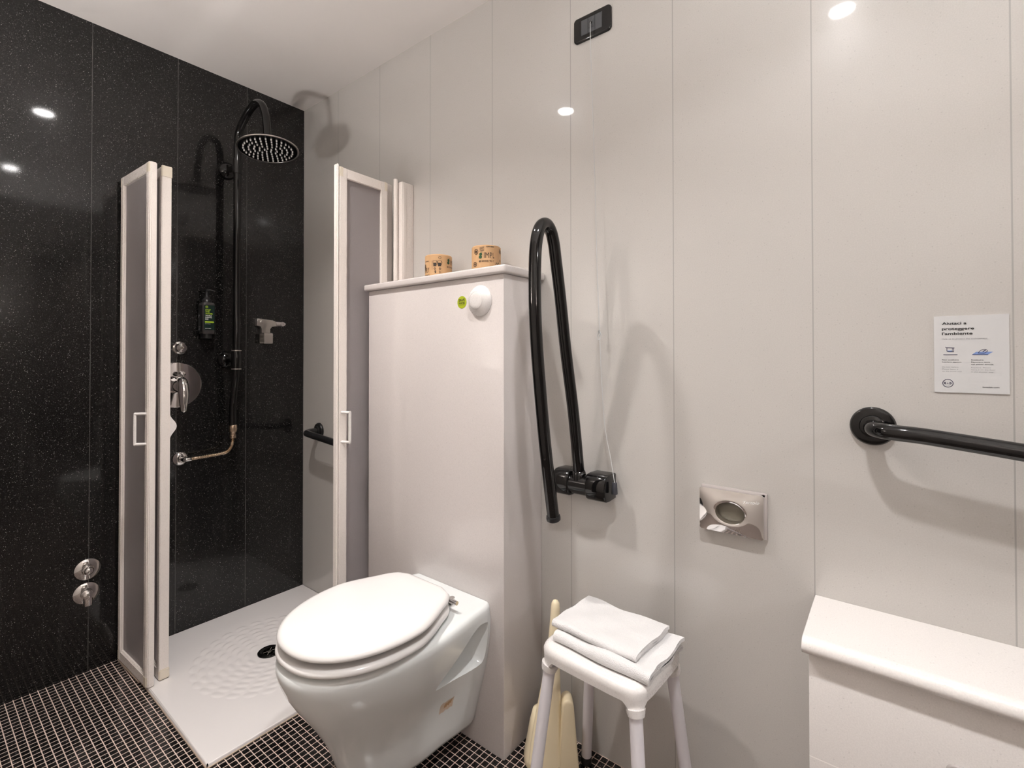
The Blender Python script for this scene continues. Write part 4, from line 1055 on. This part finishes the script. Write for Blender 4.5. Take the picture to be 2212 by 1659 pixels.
tw = thing('folded_towel', 'white terry towel folded in layers on the shower stool', 'towel', (SC.x, SC.y, ZT))
m = MB(); fold(m, -0.112, 0.137, -0.084, 0.098, ZT+0.0035, 0.0080, 0.0085, 3, skew=0.02, ztop=0.003); m.build('lower_fold', 'terry', tw, smooth=70)
m = MB(); fold(m, -0.128, 0.096, -0.066, 0.094, ZT+0.0285, 0.0060, 0.0080, 5, skew=0.06, ztop=-0.001); m.build('upper_fold', 'terry', tw, smooth=70)

# ------------------------------------------------------------------ toilet brush
tb = thing('toilet_brush', 'cream plastic toilet brush in its wedge holder behind the stool', 'toilet brush', (1.555, -0.10, 0))
BC = Vector((1.551, -0.100, 0)); 
fdir = Vector((0.62, -0.78, 0)); sdir = Vector((0.78, 0.62, 0))
def TBp(s, f_, z): return BC+sdir*s+fdir*f_+Vector((0, 0, z))
# holder: open shell that rises to a point at the back and a blunt tongue at the right
R = []
for z, a, b in ((0.0, 0.070, 0.054), (0.004, 0.072, 0.056), (0.02, 0.070, 0.054), (0.06, 0.062, 0.048), (0.10, 0.055, 0.042), (0.135, 0.046, 0.035), (0.138, 0.040, 0.030)):
    R.append([TBp(-0.004+a*math.copysign(abs(math.cos(2*PI*i/48))**0.7, math.cos(2*PI*i/48)), b*math.copysign(abs(math.sin(2*PI*i/48))**0.7, math.sin(2*PI*i/48)), z) for i in range(48)])
m = MB().rings(R)
hold = m.build('holder', 'cream', tb, smooth=50)
# tongue on the right of the holder
poly = []
for i in range(15):
    a = PI*i/14; poly.append((0.046+0.017*math.cos(a), 0.178+0.020*math.sin(a)))
poly = [(0.076, 0.0)]+poly+[(0.018, 0.0)]
m = MB().prism(poly, lambda a, b, d: TBp(a, d-0.12*(b-0.1), b), 0.020, 0.062, 0.006); m.build('tongue', 'cream', tb, smooth=50)
# handle: wide flat blade narrowing to a round grip
R = []
for z, a, b, so, fo in ((0.03, 0.052, 0.020, -0.012, 0.052), (0.08, 0.046, 0.019, -0.012, 0.044), (0.15, 0.037, 0.018, -0.007, 0.033), (0.22, 0.028, 0.0165, 0.0, 0.022), (0.29, 0.0205, 0.015, 0.007, 0.012), (0.34, 0.0165, 0.014, 0.011, 0.005), (0.39, 0.0145, 0.0135, 0.0145, -0.002), (0.425, 0.0135, 0.013, 0.0165, -0.006), (0.440, 0.0115, 0.011, 0.017, -0.008), (0.447, 0.007, 0.007, 0.017, -0.009), (0.449, 0.001, 0.001, 0.017, -0.009)):
    R.append([TBp(so+a*math.cos(2*PI*i/36), fo+b*math.sin(2*PI*i/36), z) for i in range(36)])
MB().rings(R).build('handle', 'cream', tb, smooth=60)

# ------------------------------------------------------------------ camera and render look
cam = bpy.data.cameras.new('camera'); co = bpy.data.objects.new('camera', cam); COL.objects.link(co)
f_px, yaw, pitch, roll_, cx, cyp = 1046.069, 2.237713, 0.00977960, -0.00075289, 1102.0545, 759.578
F = Vector((math.cos(yaw)*math.cos(pitch), math.sin(yaw)*math.cos(pitch), math.sin(pitch)))
Rv = Vector((math.sin(yaw), -math.cos(yaw), 0)); U = Rv.cross(F)
R2 = Rv*math.cos(roll_)+U*math.sin(roll_); U2 = -Rv*math.sin(roll_)+U*math.cos(roll_)
mtx = Matrix((R2, U2, -F)).transposed().to_4x4(); mtx.translation = (2.330645, -1.274631, 1.155913)
co.matrix_world = mtx
cam.sensor_fit = 'HORIZONTAL'; cam.sensor_width = 36.0; cam.lens = f_px/2212*36.0
cam.shift_x = (1106-cx)/2212; cam.shift_y = (cyp-829.5)/2212
cam.clip_start = 0.02
scene.camera = co

wd = bpy.data.worlds.new('world'); scene.world = wd; wd.use_nodes = True
wd.node_tree.nodes['Background'].inputs[0].default_value = (0.02, 0.02, 0.02, 1)
vs_ = scene.view_settings
vs_.view_transform = 'Standard'; vs_.look = 'None'; vs_.gamma = 1.0; vs_.exposure = -0.06; vs_.use_curve_mapping = False
